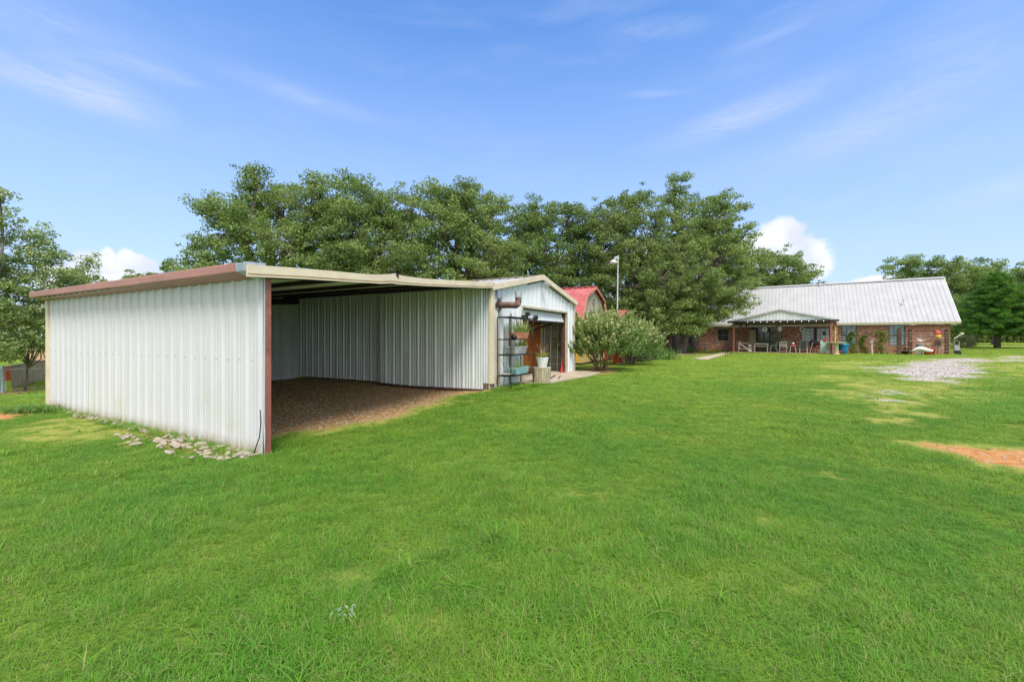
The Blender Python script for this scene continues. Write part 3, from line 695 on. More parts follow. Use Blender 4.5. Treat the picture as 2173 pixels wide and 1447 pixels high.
GR_D = leafmat('dark_leaf', (.06, .15, .03), (.19, .32, .07))
GR_Y = leafmat('yellow_leaf', (.22, .27, .04), (.55, .50, .12), third=(.55, .30, .10))
def trough(name, m_, label, cat, x, y, z, l, w, h, rim=True):
    t = thing(name, label, cat, (*S(x, y), z), TH)
    m = MB(); a = .85
    def ring(zz, s): return [(-l/2*s, -w/2*s, zz), (l/2*s, -w/2*s, zz), (l/2*s, w/2*s, zz), (-l/2*s, w/2*s, zz)]
    vs = ring(0, a)+ring(h*.82, 1)+ring(h*.82, 1.05)+ring(h, 1.06)+ring(h, .96)+ring(h*.8, .94)
    fs = [(3,2,1,0)]
    for i in range(5):
        for k in range(4): fs.append((i*4+k, i*4+(k+1)%4, i*4+4+(k+1)%4, i*4+4+k))
    m.add(vs, fs); m.build('pot', m_, t, bevel=.004)
    m = MB(); m.box(-l/2*.93, l/2*.93, -w/2*.93, w/2*.93, h*.6, h*.84); m.build('soil', SOIL, t)
    return t
z2 = 1.52+.016
tp = trough('planter_box', TERRA, 'terracotta coloured rectangular planter with tall grassy plant, on the upper rack shelf', 'planter', 6.72, -.36, z2, .78, .22, .17)
o = blades_mesh(190, .46, (.22, .05), .008, .6, 1, .7).build('plant', GR_L, tp, loc=(.05, 0, .13)); set_tint(o)
z3 = 1.12+.016
tp = trough('planter_box', GREYPL, 'grey rectangular planter with small green plant, on the middle rack shelf', 'planter', 6.68, -.33, z3, .72, .24, .20)
o = blades_mesh(90, .30, (.14, .05), .009, .6, 2, .7).build('plant', GR_L, tp, loc=(.2, 0, .16)); set_tint(o)
z4 = .58+.016
tp = trough('planter_box', TEAL, 'teal rectangular planter with sparse green shoots, on the lowest rack shelf', 'planter', 6.72, -.36, z4, .80, .24, .18)
o = blades_mesh(44, .34, (.25, .04), .007, .4, 3).build('plant', GR_L, tp, loc=(0, 0, .14)); set_tint(o)
m = MB(); m.lathe([(.10, 0), (.14, .025), (.15, .03), (.14, .032), (.1, .012)], (0, 0, 0), 20)
o = m.build('plant_saucer', mat('pale_saucer', (.55, .54, .48), .6), loc=(*S(6.2, -.28), z4), smooth=True); tag(o, 'pale round plant saucer on the lowest rack shelf beside the teal planter', 'saucer')
def clamp_lamp(x, y, z, rot, label):
    t = thing('clamp_light', label, 'clamp light', (*S(x, y), z), TH+rot)
    m = MB(); m.tube([(0, .0, 0), (-.05, 0, 0), (-.11, 0, 0), (-.14, 0, 0)], [.03, .04, .075, .08], 14); m.build('shade', BLACK, t, smooth=True)
    m = MB(); m.tube([(0, 0, 0), (.05, 0, -.01), (.09, 0, -.04)], .018, 8); m.build('clamp', BLACK, t)
clamp_lamp(6.2, -.52, z2+.05, R(20), 'round black clamp light at the end of the terracotta planter')
clamp_lamp(7.36, -.52, 2.14, R(190), 'black clamp light on the top corner of the rack by the barn door')
m = MB(); m.tube([(6.0-6, 0, 1.6), (.02, .0, 1.2), (-.04, 0, .7), (.03, -.01, .35), (-.02, -.05, .05)], .006, 6)
o = m.build('power_cord', BLACKP, loc=(*S(6.45, -.06), gz0)); tag(o, 'thin dark power cord trailing down the barn wall behind the plant rack', 'cord')
# white pot on a slatted wooden tub
tb = thing('wooden_tub', 'low round slatted wooden tub standing on the concrete pad beside the plant rack', 'tub', (*S(7.62, -.62), .28), TH)
m = MB()
for k in range(22):
    a = 2*math.pi*k/22; c_, s_ = math.cos(a), math.sin(a); w = .031
    for zz0, zz1, r_ in ((0, .42, .25),):
        m.add([(c_*r_-s_*-w, s_*r_+c_*-w, zz0), (c_*r_-s_*w, s_*r_+c_*w, zz0), (c_*(r_+.02)-s_*w, s_*(r_+.02)+c_*w, zz1), (c_*(r_+.02)-s_*-w, s_*(r_+.02)+c_*-w, zz1),
               (c_*(r_-.03)-s_*-w, s_*(r_-.03)+c_*-w, zz0), (c_*(r_-.03)-s_*w, s_*(r_-.03)+c_*w, zz0), (c_*(r_-.01)-s_*w, s_*(r_-.01)+c_*w, zz1), (c_*(r_-.01)-s_*-w, s_*(r_-.01)+c_*-w, zz1)],
              [(0,1,2,3),(5,4,7,6),(3,2,6,7),(1,5,6,2),(4,0,3,7),(0,4,5,1)])
m.build('stave', mat('pale_wood', (.50, .42, .29), .8, 0, .2, 5, stretch=(5,5,.6)), tb)
m = MB(); m.lathe([(.27, 0), (.28, .03), (.0, .032)], (0, 0, .41), 20); m.build('lid', mat('pale_wood_lid', (.55, .50, .38), .8), tb)
wpt = thing('flower_pot', 'white ribbed flower pot with yellowing leafy plant, on top of the wooden tub', 'flower pot', (*S(7.55, -.68), .725), TH)
m = MB(); m.lathe([(.115, 0), (.12, .01), (.145, .12), (.15, .125), (.155, .17), (.16, .175), (.17, .25), (.175, .255), (.175, .285), (.16, .285), (.155, .24), (.0, .24)], (0, 0, 0), 24); m.build('pot', WHITEP, wpt, smooth=False)
o = blades_mesh(46, .36, (.06, .06), .016, .7, 5, .7).build('plant', GR_Y, wpt, loc=(0, 0, .22)); set_tint(o)
m = MB()
for i in range(7):
    a = i*.9; m.tube([(0, 0, 0), (.05*math.cos(a), .05*math.sin(a), .2), (.18*math.cos(a), .18*math.sin(a), .38+.04*(i % 3))], [.006, .005, .003], 5)
m.build('stem', mat('dry_stem', (.35, .24, .17), .8), wpt, loc=(0, 0, .22))
m = MB(); m.tube([(0, 0, -.02), (.0, 0, 2.0)], .009, 6)
o = m.build('thin_stake', mat('stake_wood', (.42, .30, .18), .8), loc=(*S(5.96, -.10), gz0)); tag(o, 'thin wooden stake leaning upright beside the tan corner of the barn', 'stake')
m = MB()
for i in range(9):
    a = random.random()*6.28; m.tube([(0, 0, 0), (.15*math.cos(a), .1*math.sin(a), .15), (.35*math.cos(a), .2*math.sin(a), .25+.2*random.random())], [.008, .005, .002], 5)
o = m.build('dry_branches', mat('bleached_twig', (.55, .50, .45), .8), loc=(*S(7.2, -.3), 1.72), rz=TH); tag(o, 'bleached dry branches sticking out of the upper rack shelf', 'branches')

# ------------------------------------------------------------------ gambrel shed, rust shed, barrel, lamp
gs = thing('gambrel_shed', 'red roofed gambrel shed with weathered grey gable and yellow lower wall', 'shed', (*S(15.56, 1.02), .25), TH)
WG, DG = 3.8, 6.0
gpts = [(0, 0), (0, 2.2), (.52, 3.25), (1.9, 3.78), (3.28, 3.25), (3.8, 2.2), (3.8, 0)]
m = MB(); m.prism([(0, 1.55), (0, 2.2), (.52, 3.25), (1.9, 3.78), (3.28, 3.25), (3.8, 2.2), (3.8, 1.55)], 'y', 0, .05); m.build('gable_wall', mat('weathered_board', (.42, .37, .31), .85, 0, .15, 2, stretch=(10, 10, .4), grime=((.55, .42, .26), 2, .5, .7)), gs)
m = MB(); m.box(0, WG, 0, .05, .1, 1.548); m.build('front_wall', mat('pale_yellow_board', (.60, .46, .20), .8, 0, .12, 2, stretch=(8, 8, .4), grime=((.62, .38, .08), 2, .45, .7)), gs)
m = MB(); m.box(0, .05, .052, DG, .1, 2.2); m.build('side_wall', YELWOOD, gs)
m = MB(); m.box(WG-.05, WG, .052, DG, .1, 2.2); m.box(.052, WG-.052, DG-.05, DG, .1, 3.2); m.build('rear_wall', YELWOOD, gs)
m = MB(); m.box(-.02, WG+.02, -.02, DG, 0, .09); m.build('skid', DARKST, gs)
m = MB()
rp = [(-.12, 2.12), (.47, 3.31), (1.9, 3.86), (3.33, 3.31), (3.92, 2.12)]
for i in range(4):
    a = Vector((rp[i][0], -.15, rp[i][1])); b = Vector((rp[i+1][0], -.15, rp[i+1][1])); d = b-a; N = Vector((-d.z, 0, d.x)).normalized()
    sheet(m, a, (0, 1, 0), DG+.2, lambda s: (0,0,0), lambda s, d=d: tuple(d), N, h=.035, pitch=.3)
m.build('roof', ROOFRED, gs)
m = MB()
for i in range(4):
    a = rp[i]; b = rp[i+1]; m.bar((a[0], -.16, a[1]-.05), (b[0], -.16, b[1]-.05), .05, .12)
m.build('roof_trim', mat('rosy_trim', (.55, .20, .13), .6), gs)
m = MB(); m.bar((1.9, -.17, 3.88), (1.9, DG+.05, 3.88), .3, .03); m.build('ridge_cap', ROOFRED, gs)
m = MB()
for k in range(16):
    a, b = 2*math.pi*k/16, 2*math.pi*(k+1)/16
    m.bar((1.9+.16*math.cos(a), -.02, 3.1+.16*math.sin(a)), (1.9+.16*math.cos(b), -.02, 3.1+.16*math.sin(b)), .03, .03, (0, 1, 0))
m.bar((1.82, -.02, 3.0), (1.95, -.02, 3.05), .02, .03); m.build('gable_vent', mat('vent_grey', (.2, .19, .18), .7), gs)

rs = thing('rust_shed', 'rust red boarded shed mostly hidden behind the pale crepe bush', 'shed', (*S(20.2, .5), .22), TH)
m = MB(); m.box(0, .06, 0, 4, 0, 2.35); m.box(.062, 2.6, 0, .06, 0, 2.35); m.box(2.602, 2.66, 0, 4, 0, 2.35); m.build('wall', REDBRN, rs)
m = MB(); m.prism([(-.2, 2.3), (1.33, 2.85), (2.86, 2.3), (2.86, 2.38), (1.33, 2.93), (-.2, 2.38)], 'y', -.2, 4.2); m.build('roof', mat('rust_roof', (.30, .10, .06), .7), rs)
m = MB(); m.box(.35, 1.2, -.04, -.002, .1, 1.95); m.build('door', mat('orange_door', (.40, .13, .05), .7), rs)
bx, by = G(1312, 771)
ob = thing('orange_barrel', 'orange ribbed plastic barrel standing on the lawn behind the crepe bush', 'barrel', (bx, by, gzf(bx, by)))
m = MB(); prf = [(.26, 0), (.28, .02)]
for i in range(4): prf += [(.28, .05+i*.22), (.295, .08+i*.22), (.295, .10+i*.22), (.28, .13+i*.22)]
prf += [(.27, .9), (.1, .91)]
m.lathe(prf, (0, 0, 0), 24); m.build('drum', ORANGE, ob, smooth=False)
m = MB(); m.tube([(-.08, -.295, .05), (-.08, -.3, .45), (-.07, -.29, .85)], .012, 5); m.build('strap', mat('pale_strap', (.7, .6, .5), .6), ob)
m = MB(); m.box(-.2, .45, -.45, -.36, 0, .05); o = m.build('timber_offcut', mat('pale_timber', (.6, .45, .28), .8), loc=(bx, by, gzf(bx, by))); tag(o, 'pale timber offcut lying on the grass at the foot of the orange barrel', 'timber')
lx, ly = P(1309, 700, 21.4)[:2]
lp = thing('lamp_post', 'thin pale lamp post with small bell shaped lamp rising behind the crepe bush', 'lamp post', (lx, ly, gzf(lx, ly)))
m = MB(); m.tube([(0, 0, -.05), (.03, 0, 3), (.06, 0, 5.45)], [.04, .035, .028], 10); m.build('pole', mat('pale_pole', (.62, .62, .60), .5, .2), lp)
m = MB(); m.tube([(.06, 0, 5.35), (-.05, 0, 5.36), (-.12, 0, 5.34)], .022, 8); m.box(-.14, .0, -.05, .05, 5.24, 5.36); m.build('bracket', GALV, lp)
m = MB(); m.lathe([(.17, 0), (.20, .05), (.17, .11), (.09, .16), (.06, .2)], (-.16, 0, 5.03), 20); m.build('lamp_shade', mat('shade_cream', (.70, .66, .58), .5), lp, smooth=True)
m = MB(); m.lathe([(.12, -.02), (.165, .01)], (-.16, 0, 5.03), 20); m.build('lens', WHITEP, lp)

# ------------------------------------------------------------------ house
hs = thing('brick_house', 'long red brick house with pale ribbed metal roof', 'house', (HW.x, HW.y, .12), HT)
HL = 22.5; HZ = 2.47; W2 = 4.0
wins = []                                  # (x0, x1, z0, z1)
def hx(px, w=0.):                        # local x on the wall for a photo column
    k = (px-CX)/F; X0 = HW.x+w*HS; Y0 = HW.y-w*HC; return -(X0-k*Y0)/(HC-k*HS)
wl = [(hx(1786), hx(1818), .78, HZ), (hx(1886), hx(1921.5), .72, HZ), (hx(1522), hx(1546), 1.0, 2.25), (hx(1461), hx(1482), .55, 2.25),
      (hx(1700), hx(1762), 1.0, 2.28), (hx(1607), hx(1660), .05, 2.36)]
cuts = sorted(wl)
m = MB(); x = -HL
for (a, b, z0, z1) in cuts:
    m.box(x, a, 0, .2, 0, HZ); m.box(a, b, .002, .2, 0, z0)
    if z1 < HZ: m.box(a, b, .002, .2, z1, HZ)
    x = b
m.box(x, 0, 0, .2, 0, HZ); m.box(-.2, 0, .202, 8, 0, HZ); m.box(-HL, -HL+.2, .202, 8, 0, HZ); m.box(-HL, 0, 8.002, 8.2, 0, HZ)
m.build('wall', BRICK, hs)
def gable(x):
    mm = MB(); mm.prism([(0, HZ+.16), (8.2, HZ+.16), (4.1, HZ+3.9)], 'x', x-.1, x+.1); return mm
gable(-.1).build('gable_panel', SOFF, hs); gable(-HL+.1).build('gable_panel', SOFF, hs)
m = MB(); e0 = Vector((-HL-.5, -.5, 2.66)); e1 = Vector((-HL-.5, W2+.1, 6.66)); d = e1-e0
sheet(m, e0, (1, 0, 0), HL+1.0, lambda s: (0,0,0), lambda s: tuple(d), (0, -d.z, d.y), h=.022, pitch=.305, prof=[(0,0),(.02,1),(.06,1),(.08,0)])
e2 = Vector((-HL-.5, 2*W2+.7, 2.66)); d2_ = e1-e2
sheet(m, e2, (1, 0, 0), HL+1.0, lambda s: (0,0,0), lambda s: tuple(d2_), (0, -d2_.z, d2_.y), h=-.035, pitch=.305, prof=[(0,0),(.02,1),(.06,1),(.08,0)])
m.build('roof', ROOFW, hs)
m = MB(); m.prism([(W2-.1, 6.60), (W2+.1, 6.74), (W2+.3, 6.60), (W2+.1, 6.72)], 'x', -HL-.5, .5); m.build('ridge_cap', ROOFW, hs)
m = MB(); m.box(-HL-.5, .5, -.52, -.48, 2.50, 2.65); m.build('fascia', SOFF, hs)
m = MB(); m.box(-HL-.5, .5, -.478, -.002, 2.485, 2.51); m.box(.0, .5, -.0, 8.2, 2.485, 2.51); m.build('soffit', SOFF, hs)
for sx in (.49,):
    m = MB(); m.bar((sx, -.5, 2.60), (sx, W2+.1, 6.60), .03, .12); m.bar((sx, 2*W2+.7, 2.60), (sx, W2+.1, 6.60), .03, .12); m.build('verge_trim', WHITEP, hs)
def window(idx, glass, frame, nx, nz, name='window', mid=True):
    a, b, z0, z1 = wl[idx]; m = MB(); f = .05
    m.box(a, b, .03, .09, z0, z0+f); m.box(a, b, .03, .09, z1-f, z1); m.box(a, a+f, .03, .09, z0+f, z1-f); m.box(b-f, b, .03, .09, z0+f, z1-f)
    if mid: m.box(a+f, b-f, .025, .08, (z0+z1)/2-.025, (z0+z1)/2+.025)
    w = m.build(name, frame, hs)
    m = MB(); m.box(a+f, b-f, .10, .11, z0+f, z1-f); m.build('pane', glass, w)
    m = MB()
    for i in range(1, nx): x = a+(b-a)*i/nx; m.box(x-.011, x+.011, .085, .098, z0+f, z1-f)
    for i in range(1, nz): z = z0+(z1-z0)*i/nz; m.box(a+f, b-f, .086, .099, z-.011, z+.011)
    if nx > 1: m.build('muntin', frame, w)
    m = MB(); m.box(a-.04, b+.04, -.03, .02, z0-.07, z0-.005)
    if z0 > .3: m.build('sill', BRICK, w)
    return w
FRD = mat('dark_frame', (.05, .06, .075), .5); FRG = mat('grey_frame', (.30, .32, .33), .5)
window(0, GL_BLUE, FRD, 3, 6); window(1, GL_BLUE, FRD, 3, 6); window(2, GL_DARK, FRG, 2, 2); window(3, GL_DARK, FRD, 2, 3)
a, b, z0, z1 = wl[4]
w_ = window(4, GL_BLIND, FRD, 6, 4, mid=False)
m = MB(); m.box((a+b)/2-.11, (a+b)/2+.11, .01, .084, z0+.05, z1-.05); m.build('mullion', BLACK, w_)
w_ = window(5, GL_DARK, BLACK, 1, 1, 'patio_door', mid=False); a, b, z0, z1 = wl[5]
m = MB()
for t in (.27, .5): m.box(a+(b-a)*t-.04, a+(b-a)*t+.04, .02, .098, z0+.05, z1-.05)
m.box(a+.05, b-.05, .021, .097, 1.0, 1.06); m.build('stile', BLACK, w_)
m = MB(); m.box(a+(b-a)*.52, b-.1, .0995, .1, 1.1, z1-.15); m.build('curtain', mat('pale_curtain', (.30, .28, .24), .8, 0, .35, 3), w_)
# doors of the deep wall: dark recess to the left of the patio door
m = MB(); m.box(hx(1594), hx(1606.5), -.012, -.002, .1, 2.36); m.build('side_door', mat('brown_door', (.10, .05, .035), .6), hs)
m = MB(); cpx = hx(1749)-.2; m.tube([(cpx, 4.0, 6.4), (cpx, 4.0, 7.05)], .11, 14); m.lathe([(.14, 0), (.15, .06), (.1, .1)], (cpx, 4.0, 7.02), 14); m.lathe([(.2, 0), (.11, .1)], (cpx, 4.0, 6.55), 14)
m.build('flue', GALV, hs)
m = MB(); m.lathe([(.06, 0), (.055, .12)], (-1.7-.9, 1.2, 4.55), 10); m.box(-2.75, -2.55, 1.1, 1.3, 4.42, 4.46); m.build('vent_stub', GALV, hs)
for lx_ in (hx(1937, .5), .12):
    m = MB(); m.box(lx_-.02, lx_+.02, -.5, -.4, 2.40, 2.49); m.lathe([(.05, 0), (.09, .05)], (lx_-.11, -.46, 2.40), 12); m.lathe([(.05, 0), (.09, .05)], (lx_+.11, -.46, 2.40), 12)
    m.build('eave_light', WHITEP, hs)

# patio cover
pc = thing('patio_cover', 'low pitched ribbed metal patio cover on brown posts in front of the brick house', 'patio cover', (HW.x, HW.y, .12), HT)
PX0, PX1, PW = -15.2, -7.7, 4.5; PM = (PX0+PX1)/2
pz = lambda x: 2.86+.92*(1-abs(x-PM)/(PX1-PM))
m = MB(); sheet(m, (PX0, -PW, 0), (1, 0, 0), PX1-PX0, Zc(2.87), lambda s: (0, 0, pz(PX0+s)+.02), (0, -1, 0), h=.02, pitch=.25, breaks=(PM-PX0,)); m.build('gable_panel', mat('pale_blue_metal', (.70, .73, .78), .75, 0, .08, 2), pc)
m = MB()
for sg in (-1, 1):
    xe = PM+sg*((PX1-PX0)/2+.35); V = Vector((xe-PM, 0, pz(xe)-pz(PM)))
    sheet(m, (PM, -PW-.10, pz(PM)+.05), (0, 1, 0), PW+.75, lambda s: (0,0,0), lambda s, V=V: tuple(V), (0, 0, 1), h=.02, pitch=.2)
m.build('roof', ROOFW, pc)
m = MB()
for sg in (-1, 1):
    xe = PM+sg*((PX1-PX0)/2+.35); m.bar((PM, -PW-.11, pz(PM)+.03), (xe, -PW-.11, pz(xe)+.03), .03, .13)
m.build('verge_trim', mat('grey_trim', (.52, .54, .55), .5), pc)
m = MB(); m.box(PX0-.3, PX1+.3, -PW-.14, -PW-.03, 2.70, 2.86); m.build('beam', DARKST, pc)
for x in (PX0+.1, PX1-.1):
    m = MB(); m.box(x-.05, x+.05, -PW+.0, -.6, 2.72, 2.86); m.build('side_beam', DARKST, pc)
for (px_, w, wd) in ((1557, 4.45, .13), (1764, 4.45, .15), (1771.5, 3.9, .12), (1775, 3.3, .10)):
    x = hx(px_, w); m = MB(); m.box(x-wd/2, x+wd/2, -w-wd/2, -w+wd/2, -.05, 2.70); m.build('post', RUST, pc, bevel=.01)
for px_ in (1572, 1584.5):
    x = hx(px_, 3.0); m = MB(); m.box(x-.05, x+.05, -3.05, -2.95, 2.35, 2.72); m.build('hanger', DARKST, pc)
sl_ = thing('string_lights', 'row of small white bulbs strung along the dark beam of the patio cover', 'string lights', (HW.x, HW.y, .12), HT)
m = MB(); m.tube([(PX0, -PW-.16, 2.80), (PM, -PW-.16, 2.78), (PX1, -PW-.16, 2.80)], .006, 4); m.build('wire', BLACKP, sl_)
EM = bpy.data.materials.new('bulb_glass'); EM.use_nodes = True; EM.node_tree.nodes['Principled BSDF'].inputs['Base Color'].default_value = (.85, .85, .82, 1)
EM.node_tree.nodes['Principled BSDF'].inputs['Emission Color'].default_value = (1, .97, .9, 1); EM.node_tree.nodes['Principled BSDF'].inputs['Emission Strength'].default_value = .6
for i in range(12):
    x = PX0+1.3+i*.5; m = MB(); m.ball((x, -PW-.19, 2.76), .032, 6); m.build('bulb', EM, sl_, smooth=True)

# ---- patio and yard things. each is built in its own frame and turned with the house
def hthing(name, label, cat, px_, w, z=.20, rz=0., group=None):
    x, y = hp(px_, w); return thing(name, label, cat, (x, y, z), HT+rz, group)
# three ornaments hanging from the eave
for i, (px_, sh_, lab) in enumerate(((1623, 0, 'round white hanging ornament with dark centre, in front of the patio door'),
                                   (1655, 1, 'white pointed hanging ornament between the patio door and the window'),
                                   (1702, 0, 'teardrop grey hanging ornament with dark centre, left of the wide window'))):
    t = hthing('hanging_ornament', lab, 'ornament', px_, 3.2, 2.25, 0, 'ornaments hanging under the patio cover')
    n = 20; pol = []
    for k in range(n):
        a = 2*math.pi*k/n; r = .19*(1+(.35 if i == 2 else .12)*max(0, -math.sin(a))**3) if not sh_ else .19*(1+.3*max(0, math.sin(a))**3)*(1-.25*abs(math.cos(a)))
        pol.append((r*math.cos(a), r*math.sin(a)+.0))
    m = MB(); m.prism(pol, 'y', -.02, .02); m.build('plate', [WHITEP, WHITEP, GREYPL][i], t)
    m = MB(); m.prism([(q[0]*.5, q[1]*.45) for q in pol], 'y', -.026, -.021); m.build('centre', [mat('navy', (.03, .05, .12), .6), GREYPL, mat('navy2', (.03, .05, .10), .6)][i], t)
    m = MB(); m.tube([(0, 0, .18), (0, 0, .56)], .006, 4); m.build('cord', BLACKP, t)
# picnic table under the tree
def picnic():
    x, y = G(1484, 745); t = thing('picnic_table', 'grey weathered picnic table beside the tree trunk near the brick wall', 'picnic table', (x, y+.6, gzf(x, y)), HT)
    W = 2.0
    m = MB()
    for i in range(5): m.box(-W/2, W/2, -.38+i*.155, -.24+i*.155, .72, .76)
    m.build('tabletop', GREYWOOD, t)
    for s in (-1, 1):
        m = MB(); m.box(-W/2, W/2, s*.72-.13, s*.72+.13, .42, .46); m.build('bench_seat', GREYWOOD, t)
    for sx in (-.72, .72):
        for s in (-1, 1):
            m = MB(); m.bar((sx, s*.65, 0), (sx, s*.25, .72), .04, .09, (1, 0, 0)); m.build('leg', GREYWOOD, t)
        m = MB(); m.box(sx-.06, sx-.02, -.85, .85, .36, .42); m.build('brace', GREYWOOD, t)
picnic()
x, y = G(1479, 745)
rc = thing('child_chair', 'small red plastic child chair leaning beside the picnic table', 'chair', (x, y-.3, gzf(x, y)), HT+.6)
m = MB(); m.box(-.15, .15, -.15, .15, .22, .25); m.build('seat', RED, rc); m = MB(); m.bar((-.02, .15, .25), (.02, .22, .58), .3, .03, (0, 1, 0)); m.build('backrest', RED, rc)
for a, b in ((-.13, -.13), (.13, -.13), (-.13, .13), (.13, .13)):
    m = MB(); m.box(a-.015, a+.015, b-.015, b+.015, 0, .22); m.build('leg', RED, rc)
# wooden deck chair seen from the side
t = hthing('deck_chair', 'weathered grey wooden deck chair with sloping back at the patio edge', 'deck chair', 1580, 4.2)
m = MB(); m.bar((-.5, 0, 0), (-.42, 0, .85), .07, .07); m.bar((-.5, .5, 0), (-.42, .5, .85), .07, .07); m.build('front_leg', GREYWOOD, t)
m = MB(); m.bar((-.45, .0, .8), (.45, .0, .08), .08, .09); m.bar((-.45, .5, .8), (.45, .5, .08), .08, .09); m.build('rear_leg', GREYWOOD, t)
m = MB(); m.bar((-.65, 0, .82), (.35, 0, .75), .10, .03); m.bar((-.65, .5, .82), (.35, .5, .75), .10, .03); m.build('armrest', GREYWOOD, t)
m = MB(); m.bar((-.5, .25, .3), (.35, .25, .22), .5, .05); m.build('seat', GREYWOOD, t)
m = MB(); m.box(-.55, -.35, .1, .4, .85, .88); m.lathe([(.05, 0), (.06, .08), (.02, .1)], (-.38, .1, .86), 8); m.build('slat', GREYWOOD, t)
m = MB(); m.ball((0, 0, .10), .12, 8, 1.3, 1, .8)
x, y = hp(1592, 4.2); o = m.build('garden_stone', STONE, loc=(x, y, .18), smooth=True); tag(o, 'pale rounded stone at the foot of the wooden deck chair', 'stone')
m = MB(); m.lathe([(.09, 0), (.14, .05), (.17, .25), (.15, .3), (.13, .3)], (0, 0, 0), 14)
x, y = hp(1590.5, 3.6); o = m.build('bucket', GREYPL, loc=(x, y, .55), smooth=True)
tag(o, 'small grey bucket standing on a stack behind the deck chair', 'bucket')
m = MB(); m.box(-.2, .2, -.15, .15, 0, .35); m.box(-.18, .18, -.14, .14, .352, .355); x, y = hp(1590.5, 3.6)
o = m.build('storage_crate', GREYWOOD, loc=(x, y, .20), rz=HT, bevel=.01); tag(o, 'low grey crate carrying the bucket behind the deck chair', 'crate')
# leaning board
m = MB(); m.prism([(-.5, 0), (-.42, 2.05), (.1, 2.05), (.12, .02)], 'y', -.02, .02)
x, y = hp(1601, 1.2); o = m.build('leaning_board', BEIGEP, loc=(x, y, .2), rz=HT, bevel=.004); tag(o, 'tall beige board leaning upright between brick wall and patio door', 'board')
# bench
t = hthing('bench', 'grey plank bench with low back rail in front of the patio door', 'bench', 1615, 3.8)
m = MB(); m.box(-.6, .6, -.2, .1, .50, .54); m.build('seat', GREYWOOD, t)
m = MB(); m.box(-.55, .6, .11, .15, .68, .78); m.build('backrest', GREYWOOD, t)
for sx in (-.5, .5):
    m = MB(); m.box(sx-.03, sx+.03, -.17, -.11, 0, .50); m.build('leg', GREYWOOD, t); m = MB(); m.box(sx-.03, sx+.03, .05, .105, 0, .76); m.build('leg', GREYWOOD, t)
FRAMEG = mat('grey_chair_frame', (.40, .40, .38), .5, .2)
def sling_chair(t, fabric=SLING, frame=FRAMEG, hb=1.0):
    for s in (-1, 1):
        m = MB(); m.tube([(s*.27, -.28, 0), (s*.27, -.24, .58), (s*.27, .1, .62), (s*.27, .2, .6)], .022, 6); m.build('arm', frame, t)
        m = MB(); m.tube([(s*.26, .32, 0), (s*.24, .12, .42), (s*.22, .28, hb)], .022, 6); m.build('leg', frame, t)
    m = MB(); m.add([(-.24, -.26, .43), (.24, -.26, .43), (.24, .12, .38), (-.24, .12, .38), (.22, .27, hb), (-.22, .27, hb), (-.24, -.26, .41), (.24, -.26, .41), (.24, .14, .36), (-.24, .14, .36), (.22, .29, hb), (-.22, .29, hb)],
                    [(0,1,2,3), (3,2,4,5), (7,6,9,8), (8,9,11,10), (5,4,10,11)]); m.build('sling', fabric, t)
t = hthing('sling_chair', 'dark sling chair seen from the side, in front of the patio door curtain', 'chair', 1642, 3.4, rz=R(-80)); sling_chair(t)
t = hthing('sling_chair', 'charcoal sling chair with its back to the lawn at the patio edge', 'chair', 1705, 4.2, rz=R(178)); sling_chair(t)
# wooden slat armchair with its back to us
def wood_chair(t):
    for s in (-1, 1):
        m = MB(); m.bar((s*.26, -.26, 0), (s*.25, -.26, .93), .045, .045); m.build('rear_leg', GREYWOOD, t)
        m = MB(); m.bar((s*.27, .28, 0), (s*.27, .28, .6), .045, .045); m.build('front_leg', GREYWOOD, t)
        m = MB(); m.box(s*.29-.03, s*.29+.03, -.28, .34, .60, .63); m.build('armrest', GREYWOOD, t)
    m = MB()
    for z in (.90, .55, .62): m.box(-.25, .25, -.28, -.24, z, z+.045)
    m.bar((-.24, -.26, .64), (.24, -.26, .88), .02, .03); m.bar((.24, -.262, .64), (-.24, -.262, .88), .02, .03); m.build('backrest', GREYWOOD, t)
    m = MB(); [m.box(-.25, .25, -.22+i*.1, -.14+i*.1, .41, .44) for i in range(5)]; m.box(-.25, .25, -.27, -.24, .15, .19); m.build('seat', GREYWOOD, t)
t = hthing('wooden_armchair', 'pale wooden armchair with crossed back at the edge of the patio', 'chair', 1662, 4.1); wood_chair(t)
t = hthing('cushioned_chair', 'olive cushioned chair facing the pale wooden armchair under the patio cover', 'chair', 1668, 2.8)
m = MB(); m.box(-.3, .3, -.25, .3, .4, .52); m.build('seat', OLIVE, t, bevel=.03); m = MB(); m.box(-.42, .42, .26, .38, .5, 1.12); m.build('backrest', OLIVE, t, bevel=.03)
for a in (-.27, .27):
    for b in (-.2, .25): m = MB(); m.box(a-.02, a+.02, b-.02, b+.02, 0, .4); m.build('leg', BROWNST, t)
t = hthing('round_stool', 'small grey stool with splayed legs between the wooden and charcoal chairs', 'stool', 1682.5, 4.1)
m = MB(); m.box(-.24, .24, -.2, .2, .56, .60); m.build('seat', GREYWOOD, t)
for a in (-1, 1):
    for b in (-1, 1): m = MB(); m.bar((a*.24, b*.18, 0), (a*.14, b*.12, .56), .06, .05); m.build('leg', GREYWOOD, t)
t = hthing('round_ornament', 'red and white round ornament sitting on the grey stool', 'ornament', 1683, 4.1, .80)
m = MB(); m.lathe([(.12, 0), (.13, .06), (.11, .14)], (0, 0, 0), 14); m.build('base', RED, t, smooth=True); m = MB(); m.ball((0, 0, .2), .11, 8, 1, 1, .8); m.build('bowl', mat('rosy_white', (.7, .55, .5), .5), t, smooth=True)
